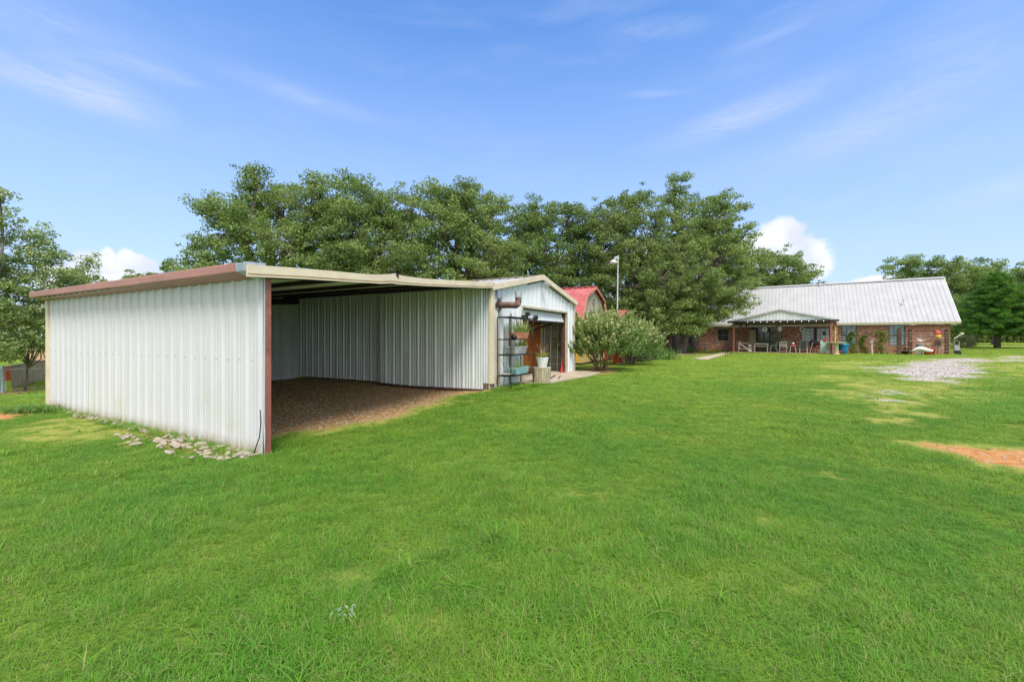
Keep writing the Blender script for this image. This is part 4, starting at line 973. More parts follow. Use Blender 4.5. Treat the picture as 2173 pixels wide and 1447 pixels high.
# patio table far back, grill, low bench
t = hthing('patio_table', 'dark metal table under the patio cover behind the charcoal sling chair', 'table', 1700, 2.2)
m = MB(); m.box(-.8, .8, -.45, .45, .70, .73); m.build('tabletop', mat('dark_brown_top', (.07, .035, .03), .4), t)
for a in (-.7, .7):
    for b in (-.38, .38): m = MB(); m.box(a-.02, a+.02, b-.02, b+.02, 0, .7); m.build('leg', BLACK, t)
t = hthing('kettle_grill', 'black covered round grill under the wide patio window', 'grill', 1727, 3.0)
m = MB(); m.lathe([(.05, .55), (.24, .62), (.31, .78), (.32, .84), (.29, .98), (.18, 1.10), (.04, 1.14)], (0, 0, 0), 18); m.build('kettle', SLING, t, smooth=True)
for k in range(3):
    a = 2.1*k+.4; m = MB(); m.tube([(.1*math.cos(a), .1*math.sin(a), .62), (.3*math.cos(a), .3*math.sin(a), 0)], .018, 6); m.build('leg', BLACK, t)
m = MB(); m.tube([(0, 0, 1.1), (0, 0, .16)], .001, 3)
m = MB(); m.bar((.10, 0, .9), (-.12, 0, .0), .05, .03)
x, y = hp(1722, 3.9); o = m.build('wooden_stick', mat('red_white_stick', (.60, .25, .2), .5, 0, .5, 3, col2=(.7, .7, .68)), loc=(x, y, .2), rz=HT); tag(o, 'red and white wooden stick leaning before the black grill', 'stick')
t = hthing('low_bench', 'dark low wooden bench between the grill and the patterned chair', 'bench', 1736, 3.2)
m = MB(); m.box(-.5, .5, -.2, .2, .42, .46); m.build('seat', REDBRN, t); m = MB(); m.box(-.5, .5, .18, .22, .60, .85); m.build('backrest', REDBRN, t)
for a in (-.45, .45): m = MB(); m.box(a-.03, a+.03, -.18, .22, 0, .42); m.build('leg', REDBRN, t)
t = hthing('patterned_chair', 'green and white patterned folding chair with a red cushion beside the brown posts', 'chair', 1750, 4.3)
m = MB(); m.add([(-.27, -.22, .1), (.27, -.22, .1), (.27, .0, 1.05), (-.27, .0, 1.05), (-.27, -.19, .1), (.27, -.19, .1), (.27, .03, 1.05), (-.27, .03, 1.05)], [(0,1,2,3), (5,4,7,6), (3,2,6,7), (0,3,7,4), (1,5,6,2)]); m.build('backrest', PATT, t)
for s in (-1, 1): m = MB(); m.tube([(s*.28, -.25, 0), (s*.28, 0, 1.08)], .018, 6); m.tube([(s*.40, .2, 0), (s*.28, -.05, .75)], .018, 6); m.build('leg', FRAMEG, t)
m = MB(); m.ball((.05, 0, 1.12), .14, 8, 1.2, .7, .7); m.build('cushion', RED, t, smooth=True)
t = hthing('garden_lantern', 'dark lantern on a thin metal pole in front of the wide patio window', 'lantern', 1749, 3.9)
m = MB(); m.tube([(-.18, 0, 0), (0, 0, 1.5)], .016, 6); m.build('pole', GALV, t)
m = MB(); m.lathe([(.05, 1.5), (.12, 1.52), (.12, 1.66), (.14, 1.68), (.05, 1.82), (.01, 1.86)], (0, 0, 0), 8); m.build('lamp_head', BLACK, t)
# bird bath with cactus, blue and red pots
t = hthing('bird_bath', 'pale stone bird bath on a tapered pedestal beside the brown patio posts', 'bird bath', 1775, 4.9, .14)
m = MB(); m.lathe([(.22, 0), (.22, .05), (.17, .08), (.14, .5), (.13, .82), (.18, .86)], (0, 0, 0), 8); m.build('pedestal', CREAM, t)
m = MB(); m.lathe([(.15, .86), (.45, .90), (.68, .97), (.70, 1.0), (.66, 1.0), (.3, .94), (.0, .93)], (-.02, 0, 0), 24); m.build('basin', CREAM, t, smooth=True)
t = hthing('cactus_stake', 'tall yellow green cactus like stem rising above the bird bath', 'plant', 1771.5, 4.3, .14)
m = MB(); m.tube([(0, 0, .9), (.02, 0, 1.5), (0, 0, 2.3)], [.05, .06, .03], 8); m.build('stem', mat('cactus', (.45, .45, .18), .7, 0, .3, 8), t)
for (z, s) in ((1.3, 1), (1.5, -1), (1.75, 1), (1.8, -1), (2.0, 1)): m = MB(); m.tube([(0, 0, z), (s*.12, 0, z+.03), (s*.16, 0, z+.15)], [.03, .03, .02], 6); m.build('arm', mat('cactus_arm', (.52, .50, .25), .7), t)
m = MB(); m.tube([(0, 0, 0), (0, 0, .92)], .03, 6); m.build('support', GREYWOOD, t)
t = hthing('blue_planter', 'large bright blue glazed planter between the bird bath and the first window', 'planter', 1788, 3.9, .14)
m = MB(); m.lathe([(.22, 0), (.28, .05), (.36, .35), (.42, .72), (.46, .78), (.46, .86), (.40, .86), (.38, .75), (0, .74)], (0, 0, 0), 22); m.build('pot', BLUE, t, smooth=True)
m = MB(); m.lathe([(.37, 0), (.37, .02)], (0, 0, .76), 16); m.build('soil', SOIL, t)
t = hthing('red_pot', 'small red pot on the ground between bird bath pedestal and blue planter', 'pot', 1782, 4.7, .14)
m = MB(); m.lathe([(.11, 0), (.15, .24), (.17, .25), (.17, .3), (.14, .3), (.13, .24), (0, .24)], (0, 0, 0), 16); m.build('body', RED, t, smooth=True)
# climbing plants on black arched trellises
def cloud_leaves(n, fn, l, w, seed, up=.4):
    """n kite leaves; fn(r) gives centre points; returns verts, faces as arrays"""
    r = np.random.default_rng(seed); c = fn(r)
    n = len(c); nr = r.normal(size=(n, 3)); nr[:, 2] = np.abs(nr[:, 2])+up; nr /= np.linalg.norm(nr, axis=1)[:, None]
    t = r.normal(size=(n, 3)); t -= (t*nr).sum(1)[:, None]*nr; t /= np.linalg.norm(t, axis=1)[:, None]; b = np.cross(nr, t)
    s = (.65+.7*r.random(n))[:, None]
    v = np.stack([c-t*l*.5*s, c+b*w*.5*s+nr*w*.12*s, c+t*l*.5*s-nr*l*.1, c-b*w*.5*s+nr*w*.12*s], 1)
    return v.reshape(-1, 3), r
def leaf_obj(name, V, m_, parent, tint, loc=None, tri=False, bend=None):
    k = 3 if tri else 4
    n = len(V)//k; me = bpy.data.meshes.new(name); me.vertices.add(len(V)); me.vertices.foreach_set('co', V.astype(np.float32).ravel())
    me.loops.add(n*k); me.loops.foreach_set('vertex_index', np.arange(n*k, dtype=np.int32))
    me.polygons.add(n); me.polygons.foreach_set('loop_start', np.arange(n, dtype=np.int32)*k); me.update(calc_edges=True)
    at = me.attributes.new('tint', 'FLOAT', 'FACE'); at.data.foreach_set('value', tint.astype(np.float32)); me.materials.append(m_)
    o = bpy.data.objects.new(name, me); COL.objects.link(o); o.parent = parent
    if loc is not None: o.location = loc
    return o
VINE = leafmat('vine_leaf', (.06, .13, .02), (.20, .28, .05), third=(.5, .42, .12))
for i, (px_, w, hgt, wd, lab) in enumerate(((1806, 3.2, 1.9, .45, 'leafy green climber on a black arched trellis in front of the first window'),
                                  (1831, 1.2, 1.6, .4, 'yellow green climber on an arched trellis against the brick between the two windows'),
                                  (1870, 1.6, 1.95, .6, 'tallest and widest climber on a trellis, left of the second window'))):
    t = hthing('climbing_plant', lab, 'climbing plant', px_, w, .14, 0, 'climbers on black arched trellises')
    m = MB()
    for dx in (-.35, .35):
        m.tube([(dx, 0, 0), (dx, 0, 1.6), (dx*.7, 0, 2.05), (0, 0, 2.3)], .010, 5)
    for z in (.5, 1.0, 1.5): m.tube([(-.35, 0, z), (.35, 0, z)], .008, 5)
    m.build('trellis', BLACK, t)
    def fn(r, hgt=hgt, wd=wd, i=i):
        n = 900; z = r.random(n)**.8*hgt; a = r.normal(size=n)*wd*.45*(1-.35*z/hgt)+.12*np.sin(z*4+i); b = r.normal(size=n)*.12
        return np.stack([a, b, z], 1)
    V, r = cloud_leaves(0, fn, .13, .07, 40+i); leaf_obj('foliage', V, VINE, t, r.random(len(V)//4))
# low black border fence, solar lamp, posts and wires
t = hthing('border_fence', 'low black wire border fence below the middle climber', 'border fence', 1838, 1.6, .14)
m = MB()
for i in range(14): m.tube([(-.9+i*.14, 0, 0), (-.9+i*.14, 0, .5)], .008, 5)
m.tube([(-.95, 0, .48), (.95, 0, .48)], .01, 5); m.tube([(-.95, 0, .15), (.95, 0, .15)], .01, 5); m.build('wire_panel', BLACK, t)
t = hthing('solar_lamp', 'slim white post with a small square lamp between two climbers', 'garden lamp', 1851, 2.2, .14)
m = MB(); m.tube([(0, 0, 0), (-.03, 0, .95)], .03, 8); m.build('post', WHITEP, t); m = MB(); m.box(-.1, .06, -.07, .07, .95, 1.18); m.box(-.12, .08, -.09, .09, 1.18, 1.21); m.build('lamp_head', GREYPL, t)
POSTW = mat('brown_post', (.13, .07, .04), .9, 0, .25, 4, bump=.4)
posts = []
for i, (px_, w, wd, lab) in enumerate(((1908, 2.6, .26, 'thick brown garden post carrying the left ends of the wires'), (1931, .6, .24, 'brown post close to the brick wall beside the second window'),
                                     (2009, .9, .22, 'brown post at the corner end of the garden wires'))):
    x, y = hp(px_, w); z = gzf(x, y); posts.append((x, y, z))
    t = thing('garden_post', lab, 'post', (x, y, z), HT, 'brown posts of the garden wire fence')
    m = MB(); m.box(-wd/2, wd/2, -wd/2, wd/2, -.05, 2.02-.08*i); m.build('post_body', POSTW, t, bevel=.01)
    m = MB(); m.lathe([(.05, 0), (.12, .02), (.10, .10), (.03, .13)], (0, 0, 2.02-.08*i), 10); m.build('post_cap', BLACK, t)
t = thing('garden_wires', 'thin pale horizontal wires stretched between the brown garden posts', 'wire fence', (posts[0][0], posts[0][1], posts[0][2]))
dx, dy = posts[2][0]-posts[0][0], posts[2][1]-posts[0][1]
for k, z in enumerate((.35, .62, .9, 1.15, 1.35, 1.55, 1.75)):
    m = MB(); m.tube([(0, -.14, z), (dx*.5, dy*.5-.14, z-.02), (dx, dy-.14, z-.02)], .008, 5); m.build('wire', mat('pale_fence_wire', (.55, .52, .48), .5, .2), t)
t = hthing('black_pot', 'black plastic plant pot with dark red plant beside the thick brown post', 'pot', 1920, 2.0, .14)
m = MB(); m.lathe([(.2, 0), (.26, .3), (.29, .31), (.29, .36), (.24, .36), (.23, .3), (0, .3)], (0, 0, 0), 18); m.build('body', BLACKP, t, smooth=True)
V, r = cloud_leaves(0, lambda r: r.normal(size=(160, 3))*(.08, .08, .12)+(0, 0, .48), .09, .04, 61); leaf_obj('foliage', V, leafmat('red_leaf', (.10, .02, .02), (.3, .06, .05)), t, r.random(len(V)//4))
t = hthing('dish_stand', 'clay coloured dish on a thin metal pole in front of the brick wall', 'bird feeder', 1940, 2.4, .14)
m = MB(); m.tube([(.06, 0, 0), (.0, 0, 1.0)], .014, 6); m.build('pole', GALV, t); m = MB(); m.lathe([(.08, 1.0), (.2, 1.03), (.24, 1.1), (.2, 1.09), (0, 1.05)], (-.08, 0, 0), 18); m.build('dish', TERRA, t, smooth=True)
t = hthing('stone_ornament', 'tall grey stone ornament with a white bird on top, right of the clay dish', 'ornament', 1952, 1.6, .14)
m = MB(); m.lathe([(.16, 0), (.18, .1), (.12, .35), (.2, .6), (.25, .85), (.22, .9)], (0, 0, 0), 12); m.build('column', mat('grey_stone', (.33, .32, .29), .85, 0, .25, 6), t)
m = MB(); m.ball((0, 0, 1.12), .13, 8, 1.2, .7, .8); m.ball((-.14, 0, 1.24), .06, 8); m.add([(.1, 0, 1.15), (.34, .03, 1.2), (.34, -.03, 1.2), (.12, 0, 1.08)], [(0,1,2), (3,2,1), (0,2,3), (0,3,1)]); m.build('bird', WHITEP, t, smooth=True)
t = hthing('red_tub', 'bright red plastic tub lying behind the white curved sheet near the wall', 'tub', 1972, 1.7, .14)
m = MB(); m.lathe([(.26, 0), (.28, .02), (.36, .42), (.39, .43), (.39, .48), (.34, .48), (.33, .4), (0, .38)], (0, 0, 0), 20); m.build('body', RED, t, smooth=True)
m = MB(); n = 14; vs = []
for i in range(n+1):
    u = i/n; xx = -.62+1.24*u; zc = .36+.14*math.sin(u*5.2-.4)*(1-.3*u)+.10*u; hh = .06+.17*math.sin(math.pi*u)**.8
    for (yy, zz) in ((-.02, zc-hh), (-.13, zc), (-.03, zc+hh*.7), (.07, zc)): vs.append((xx, yy, zz))
fs = [(i*4+k, i*4+(k+1)%4, (i+1)*4+(k+1)%4, (i+1)*4+k) for i in range(n) for k in range(4)]+[(3,2,1,0), (n*4, n*4+1, n*4+2, n*4+3)]
m.add(vs, fs); m.bar((-.25, 0, 0), (-.28, 0, .3), .03, .03); m.bar((.05, 0, 0), (.05, 0, .36), .03, .03)
x, y = hp(1957, 2.5); o = m.build('goose_ornament', WHITEP, loc=(x, y, .14), rz=HT, smooth=True); tag(o, 'white curved goose shaped garden ornament leaning on the red tub', 'ornament')
t = hthing('bird_feeder', 'red topped yellow bird feeder hanging beside the corner garden post', 'bird feeder', 1989, 1.2, .14)
m = MB(); m.lathe([(.18, 0), (.20, .05), (.18, .28), (.11, .36), (.02, .38)], (0, 0, 1.58), 16); m.build('cap', mat('faded_red', (.55, .07, .06), .5), t, smooth=True)
m = MB(); m.lathe([(.12, 0), (.19, .06), (.2, .26)], (.03, 0, 1.32), 16); m.build('body', YELLOW, t, smooth=True)
m = MB(); m.tube([(.03, 0, 0), (.03, 0, 1.34)], .02, 6); m.build('pole', BLACK, t)
t = hthing('iron_planter', 'dark wrought iron stand with scrolls and drooping plant under the red feeder', 'plant stand', 1993, 1.5, .14)
m = MB()
for i in range(5):
    a = i*1.25; m.tube([(0, 0, .75), (.18*math.cos(a), .18*math.sin(a), .95), (.25*math.cos(a), .25*math.sin(a), 1.15), (.15*math.cos(a), .15*math.sin(a), 1.22)], .012, 5)
m.build('scroll', BLACK, t); m = MB(); m.tube([(0, 0, 0), (0, 0, .8)], .016, 6); m.build('pole', GALV, t)
V, r = cloud_leaves(0, lambda r: r.normal(size=(260, 3))*(.16, .12, .2)+(-.1, 0, .95), .10, .05, 62); leaf_obj('foliage', V, leafmat('dusk_leaf', (.05, .04, .03), (.16, .13, .10)), t, r.random(len(V)//4))
# right corner
x, y = hp(2021, .9); t = thing('hand_cart', 'small grey and black hand cart standing at the right corner of the brick house', 'hand cart', (x+.15, y-.2, gzf(x, y)), HT)
m = MB(); m.tube([(-.15, 0, .1), (-.14, .05, 1.0), (0, .06, 1.12), (.14, .05, 1.0), (.15, 0, .1)], .02, 6); m.build('frame', FRAMEG, t)
m = MB(); m.box(-.14, .14, -.04, .02, .35, .75); m.build('back_plate', GREYPL, t); m = MB(); m.box(-.13, .13, -.12, .0, .06, .34); m.build('box', BLACKP, t)
m = MB(); m.tube([(.17, .02, .16), (.22, .02, .16)], .16, 14); m.build('wheel', BLACKP, t)
x, y = P(2024, 700, 35.5)[:2]; t = thing('antenna_arm', 'green pole with slanting white arm and round head at the house corner', 'antenna', (x, y, gzf(x, y)))
m = MB(); m.tube([(0, 0, 0), (0, 0, 1.25)], .035, 8); m.build('pole', mat('green_pole', (.12, .22, .10), .6), t)
m = MB(); m.tube([(0, 0, 1.25), (.58, 0, 1.62)], .022, 8); m.build('arm', WHITEP, t); m = MB(); m.lathe([(.02, -.08), (.12, -.04), (.15, .05), (.08, .08)], (.66, 0, 1.68), 14); m.build('head', WHITEP, t, smooth=True)
# short stakes by the path
for i, px_ in enumerate((1540, 1544, 1549, 1553)):
    x, y = G(px_, 757-1.2*i); m = MB(); m.tube([(0, 0, 0), (0, 0, .25)], .012, 6); m.lathe([(.01, .22), (.05, .25), (.05, .27), (.01, .3)], (0, 0, 0), 8)
    o = m.build('path_light', BLACK, loc=(x, y, gzf(x, y))); tag(o, 'small dark stake light beside the pale walk to the patio', 'path light', 'stake lights along the walk')

# ------------------------------------------------------------------ left side: fence, gate post, slide
def fence_left():
    t = thing('board_fence', 'weathered brown vertical board fence at the far left beyond the shelter', 'fence', (0, 0, 0))
    p0 = P(22, 800, 21.5); p1 = P(140, 800, 27.)
    a = Vector((p0[0], p0[1], 0)); b = Vector((p1[0], p1[1], 0)); d = (b-a); n = 34; m = MB()
    for i in range(n):
        q = a+d*(i/n); q2 = a+d*((i+.94)/n); z = gzf(q.x, q.y); h = 1.14+.02*random.random()
        m.add([(q.x, q.y, z), (q2.x, q2.y, z), (q2.x, q2.y, z+h), (q.x, q.y, z+h), (q.x, q.y+.02, z), (q2.x, q2.y+.02, z), (q2.x, q2.y+.02, z+h), (q.x, q.y+.02, z+h)],
              [(0,1,2,3), (5,4,7,6), (3,2,6,7), (1,5,6,2), (4,0,3,7)])
    m.build('boards', OLD_WOOD, t)
    m = MB(); za = gzf(a.x, a.y); zb = gzf(b.x, b.y)
    m.bar((a.x, a.y-.03, za+1.14), (b.x, b.y-.03, zb+1.14), .1, .05); m.bar((a.x, a.y-.03, za+1.05), (b.x, b.y-.03, zb+1.05), .04, .09); m.build('rail', GREYWOOD, t)
    t2 = thing('tall_fence', 'taller brown board fence standing behind the low fence at far left', 'fence', (0, 0, 0)); m = MB()
    a = Vector(P(55, 780, 26)); b = Vector(P(170, 780, 27)); n = 30; d = b-a
    for i in range(n):
        q = a+d*(i/n); q2 = a+d*((i+.95)/n); z = gzf(q.x, q.y)-.1
        m.add([(q.x, q.y, z), (q2.x, q2.y, z), (q2.x, q2.y, z+1.85), (q.x, q.y, z+1.85), (q.x, q.y+.02, z), (q2.x, q2.y+.02, z), (q2.x, q2.y+.02, z+1.85), (q.x, q.y+.02, z+1.85)], [(0,1,2,3), (5,4,7,6), (3,2,6,7), (1,5,6,2), (4,0,3,7)])
    m.build('boards', OLD_WOOD, t2)
fence_left()
x, y = P(6, 815, 20.0)[:2]; t = thing('gate_post', 'blue grey metal gate post at the extreme left before the board fence', 'gate post', (x, y, gzf(x, y)))
m = MB(); m.tube([(0, 0, -.1), (0, 0, 1.22)], .06, 12); m.build('tube', mat('blue_grey_metal', (.30, .38, .46), .5, .2), t); m = MB(); m.ball((0, 0, 1.25), .065, 6); m.build('cap', GALV, t)
t = thing('wire_gate', 'dark mesh gate between the blue grey post and the board fence', 'gate', (x, y, gzf(x, y)))
m = MB(); m.tube([(-2.2, 0, .05), (-2.2, 0, 1.1), (-.1, 0, 1.1), (-.1, 0, .05), (-2.2, 0, .05)], .02, 6); m.tube([(.08, .05, 1.1), (1.2, 1.0, 1.1)], .02, 6); m.build('frame', GALV, t)
m = MB()
for i in range(16): m.tube([(-2.2+i*.14, 0, .05), (-2.2+i*.14, 0, 1.1)], .004, 4)
for i in range(8): m.tube([(-2.2, 0, .05+i*.14), (-.1, 0, .05+i*.14)], .004, 4)
m.build('mesh', DARKST, t)
x, y = P(14.5, 814, 20.3)[:2]; t = thing('play_marker', 'tall orange topped lime green play marker beside the gate post', 'play marker', (x, y, gzf(x, y)))
m = MB(); m.prism([(-.14, 0), (.13, 0), (.10, .55), (-.08, .55)], 'y', -.1, .1); m.build('lower_part', LIME, t, bevel=.01); m = MB(); m.prism([(-.08, .552), (.10, .552), (.07, 1.16), (.0, 1.24), (-.04, 1.16)], 'y', -.1, .1); m.build('upper_part', ORANGE, t, bevel=.01)

# ------------------------------------------------------------------ trees
def branch_path(a, b, n=6, wob=.12, sag=0., r=None):
    r = r or np.random.default_rng(1); a = np.array(a, float); b = np.array(b, float); d = b-a; ln = np.linalg.norm(d)
    pts = []
    for i in range(n+1):
        t = i/n; p = a+d*t; p = p+r.normal(size=3)*wob*ln*.25*math.sin(math.pi*t); p[2] += sag*ln*math.sin(math.pi*t); pts.append(p)
    return pts
def tree(name, label, base, blobs, leafm, trunk_r=.3, seed=0, dens=1., leaf=(.15, .09), bark=None, group=None, trunk_top=None, clump=.5, inner=.4, per=115, twigs=True, lean=(0, 0), cat='tree', maxc=2.2, trunk2=None, extra=()):
    """blobs: (x, y, z, rx, ry, rz) in world metres; foliage hangs in clumps round the limbs"""
    r = np.random.default_rng(seed); bx, by, bz = base; bark = bark or BARK
    t = thing(name, label, cat, base, 0, group)
    B = np.array(blobs, float); B[:, :3] -= np.array(base)
    low = min(b[2]-b[5]*.6 for b in B); fork = trunk_top if trunk_top is not None else max(1.2, low*.9+.3)
    cen = B[:, :2].mean(0)*.35
    top_ = np.array([cen[0]+lean[0], cen[1]+lean[1], fork])
    m = MB(); tp = branch_path((0, 0, -.15), top_, 6, .08, 0, r)
    m.tube(tp, [trunk_r*(1.45 if i == 0 else 1.12-.08*i) for i in range(7)], 10)
    cs = []; cr = []
    for b in B:
        c = b[:3]; rr = b[3:6]
        if b[2] > fork: m.tube(branch_path(top_+(0, 0, -.2), c-(0, 0, rr[2]*.3), 6, .25, .05, r), [trunk_r*.62*(1-.11*i) for i in range(7)], 7)
        vol = rr[0]*rr[1]*rr[2]; n = max(6, int(dens*5.2*(rr[0]*rr[1]+rr[0]*rr[2]+rr[1]*rr[2])/3/clump**2))
        u = r.normal(size=(n, 3)); u /= np.linalg.norm(u, axis=1)[:, None]
        rad = inner+(1.06-inner)*r.random(n)**.6; rad *= .72+.62*fbm(u[:, 0]*1.7+u[:, 2]*1.3+seed*3.7+c[0], u[:, 1]*1.7-u[:, 2]*1.1+seed+c[2], 3); p = c+u*rad[:, None]*rr
        o_ = rad > .86; k_ = o_ & (r.random(n) < .4); p = np.vstack([p, p[k_]+u[k_]*(clump*(.5+.7*r.random(k_.sum())))[:, None]])
        p = p[p[:, 2] > .3]
        cs.append(p); cr.append(clump*(.40+.80*r.random(len(p))**1.4))
        if twigs:
            for q in p[:max(4, len(p)//5)]:
                m.tube(branch_path(c-(0, 0, rr[2]*.3), q, 4, .3, .03, r), [trunk_r*.22, trunk_r*.17, trunk_r*.12, trunk_r*.08, trunk_r*.04], 4, cap=False)
    m.build('trunk', bark, t, smooth=True)
    cs = np.vstack(cs); cr = np.concatenate(cr)
    k = np.maximum(14, (per*(cr/clump)**2).astype(int)); idx = np.repeat(np.arange(len(cs)), k); n = len(idx)
    u = r.normal(size=(n, 3)); u /= np.linalg.norm(u, axis=1)[:, None]
    dist = r.random(n)**.45; off = u*dist[:, None]*cr[idx][:, None]*np.array([1.15, 1.15, .62])
    c = cs[idx]+off
    nr = r.normal(size=(n, 3))*.75+u*.55; nr[:, 2] += .65; nr /= np.linalg.norm(nr, axis=1)[:, None]
    tt = r.normal(size=(n, 3)); tt[:, 2] -= .5; tt -= (tt*nr).sum(1)[:, None]*nr; tt /= np.linalg.norm(tt, axis=1)[:, None]; bb = np.cross(nr, tt)
    s = (.6+.8*r.random(n))[:, None]; l, w = leaf
    V = np.stack([c-tt*l*.5*s, c+bb*w*.5*s+nr*w*.15*s, c+tt*l*.5*s-nr*l*.12*s, c-bb*w*.5*s+nr*w*.15*s], 1).reshape(-1, 3)
    ct = r.random(len(cs)); tint = np.clip(.62*ct[idx]+.38*r.random(n), 0, 1)
    leaf_obj('crown', V, leafm, t, tint)
    return t, n
def pb(px_, py_, Y, rx, rz=None, ry=None, dy=0.):
    """a foliage mass at a photo position and depth, radii in photo pixels at that depth"""
    rz = rz or rx*.85; x, y, z = P(px_, py_, Y+dy); s = F/(Y+dy)
    return (x, y, z, rx/s, (ry or rx)/s, rz/s)
OAK = leafmat('oak_leaf', (.075, .155, .034), (.38, .47, .16), trans=.4)
OAKD = leafmat('dark_oak_leaf', (.060, .125, .032), (.26, .35, .10), trans=.35)
OAKM = leafmat('mid_oak_leaf', (.075, .14, .036), (.33, .40, .14), trans=.38)
PEAR = leafmat('pear_leaf', (.10, .19, .05), (.50, .58, .24), third=(.42, .30, .06), trans=.4)
nleaf = 0
def T_(name, label, px_, py_, Y, blobs, lm, **kw):
    global nleaf
    x = (px_-CX)/F*Y; z = gzf(x, Y); t, n = tree(name, label, (x, Y, z), [pb(*b[:2], b[2], *b[3:]) for b in blobs], lm, **kw); nleaf += n
    return t
GB = 'oaks behind the barn and shelter'
T_('oak_tree', 'broad bright green oak rising above the left part of the shelter roof', 560, 700, 24,
   [(478,462,24,56,42), (548,412,24.5,44,38), (440,540,23,44,40), (600,450,25,60,50), (660,432,24,56,46), (520,500,23.5,60,50), (610,525,23,64,48), (690,500,25,60,55), (545,374,24,14,24), (420,575,22.5,38,26), (500,580,23,60,34), (700,418,25,40,34)],
   OAK, trunk_r=.34, seed=11, dens=1.75, group=GB, inner=.4, leaf=(.125, .075))
T_('oak_tree', 'rounded green oak over the middle of the shelter roof', 790, 700, 25,
   [(760,438,25,60,48), (820,458,25.5,56,46), (745,500,24,60,55), (850,500,26,60,50), (800,545,24,70,48), (730,560,23.5,60,40), (870,452,26,28,32), (870,570,24.5,55,36), (690,570,23.5,50,36)],
   OAK, trunk_r=.32, seed=12, dens=1.8, group=GB, leaf=(.125, .075))
T_('oak_tree', 'tall green oak standing above the place where shelter and barn meet', 960, 700, 27,
   [(925,436,27,44,40), (975,448,27,50,46), (1020,470,27.5,48,48), (945,500,26,64,55), (1030,540,26,58,50), (985,580,25,64,34), (1065,560,27,40,46), (900,560,25,50,44), (985,410,27,26,18), (1045,430,28,26,24)],
   OAK, trunk_r=.33, seed=13, dens=1.75, group=GB, leaf=(.13, .08))
T_('oak_tree', 'dark green oak rising directly behind the barn ridge', 1110, 700, 34,
   [(1105,470,35,44,40), (1140,470,36,46,44), (1120,540,34,60,55), (1170,560,34,55,55), (1085,590,33,40,40), (1150,610,33,60,40), (1095,510,36,40,44)], OAKD, trunk_r=.32, seed=14, group=GB, leaf=(.17, .10), clump=.6)
T_('oak_tree', 'dark oak with visible grey limbs behind the red roofed shed', 1205, 745, 37,
   [(1200,470,37,48,38), (1245,475,38,46,40), (1190,540,37,60,50), (1250,560,37,60,55), (1215,610,36,60,40), (1180,620,36,50,40), (1160,455,38,30,28), (1225,650,36,60,30)], OAKD, trunk_r=.32, seed=15, leaf=(.17, .10), clump=.62, trunk_top=6., group=GB)
GM = 'large oaks between the red shed and the brick house'
T_('oak_tree', 'large grey green oak left of the thick trunk, behind the lamp post', 1330, 748, 36,
   [(1290,465,36,52,44), (1345,450,36,54,40), (1300,530,35,66,55), (1370,500,35,70,60), (1330,600,34,70,55), (1400,580,34,70,60), (1280,620,35,50,45), (1345,660,33,62,34), (1390,660,33.5,60,36), (1340,420,37,34,16)],
   OAKM, trunk_r=.3, seed=16, leaf=(.16, .095), clump=.58, group=GM)
T_('oak_tree', 'biggest oak with thick flared grey trunk in front of the brick house', 1444, 749, 38,
   [(1432,398,39,24,28), (1436,428,39,26,26), (1445,470,38,54,46), (1500,462,39,48,40), (1545,500,39,44,36), (1575,500,39,30,26), (1430,540,37,70,55), (1510,550,38,62,50), (1460,620,36,76,50), (1540,620,36,62,44), (1562,650,36,36,26), (1420,660,36,60,34), (1490,670,35.5,44,20), (1540,440,40,32,28), (1450,690,35.5,60,18), (1570,575,38,32,30)],
   OAK, trunk_r=.42, seed=17, leaf=(.17, .10), clump=.6, group=GM, trunk_top=3.2)
T_('oak_tree', 'dark oak filling the space behind the thick trunk and the house end', 1400, 745, 46,
   [(1390,560,47,70,55), (1490,560,47,80,60), (1440,640,46,80,50), (1380,650,46,50,40), (1570,560,47,40,50), (1480,500,48,60,50), (1520,640,49,60,30)], OAKD, trunk_r=.25, seed=18, leaf=(.22, .14), clump=.8, group=GM)
T_('oak_tree', 'rounded oak showing above the left end of the pale roof', 1650, 745, 52,
   [(1625,575,52,48,34), (1670,575,52,46,32), (1710,595,52,26,20), (1590,610,52,50,32), (1650,610,52,60,30), (1640,548,53,30,16)], OAK, trunk_r=.3, seed=19, leaf=(.21, .13), clump=.7, group=GM)
GR_ = 'trees at the right behind the house'
T_('oak_tree', 'open crowned oak rising above the right end of the pale roof', 1960, 745, 55,
   [(1920,565,55,34,24), (1965,575,55,42,26), (1905,595,55,22,16), (2010,590,54,44,28), (2050,575,55,42,26), (2030,640,54,50,40)], OAK, trunk_r=.3, seed=20, leaf=(.21, .13), clump=.7, group=GR_)
T_('oak_tree', 'pale green oak with bare twigs at the right edge of the picture, behind the pine', 2110, 742, 58,
   [(2100,580,57,50,26), (2150,600,57,40,24), (2190,640,56,50,40), (2070,620,56,50,40), (2120,650,56,60,40), (2210,610,56,40,30)], OAK, trunk_r=.3, seed=21, leaf=(.21, .13), clump=.7, group=GR_, dens=.8)
T_('grey_trunk_tree', 'slim tree with pale grey trunk between the house corner and the pine', 2060, 743, 48,
   [(2055,650,48,30,34), (2035,690,47.5,22,24), (2080,670,48,30,30)], OAKD, trunk_r=.26, seed=22, leaf=(.22, .14), clump=.7, bark=BARKG, trunk_top=2.)
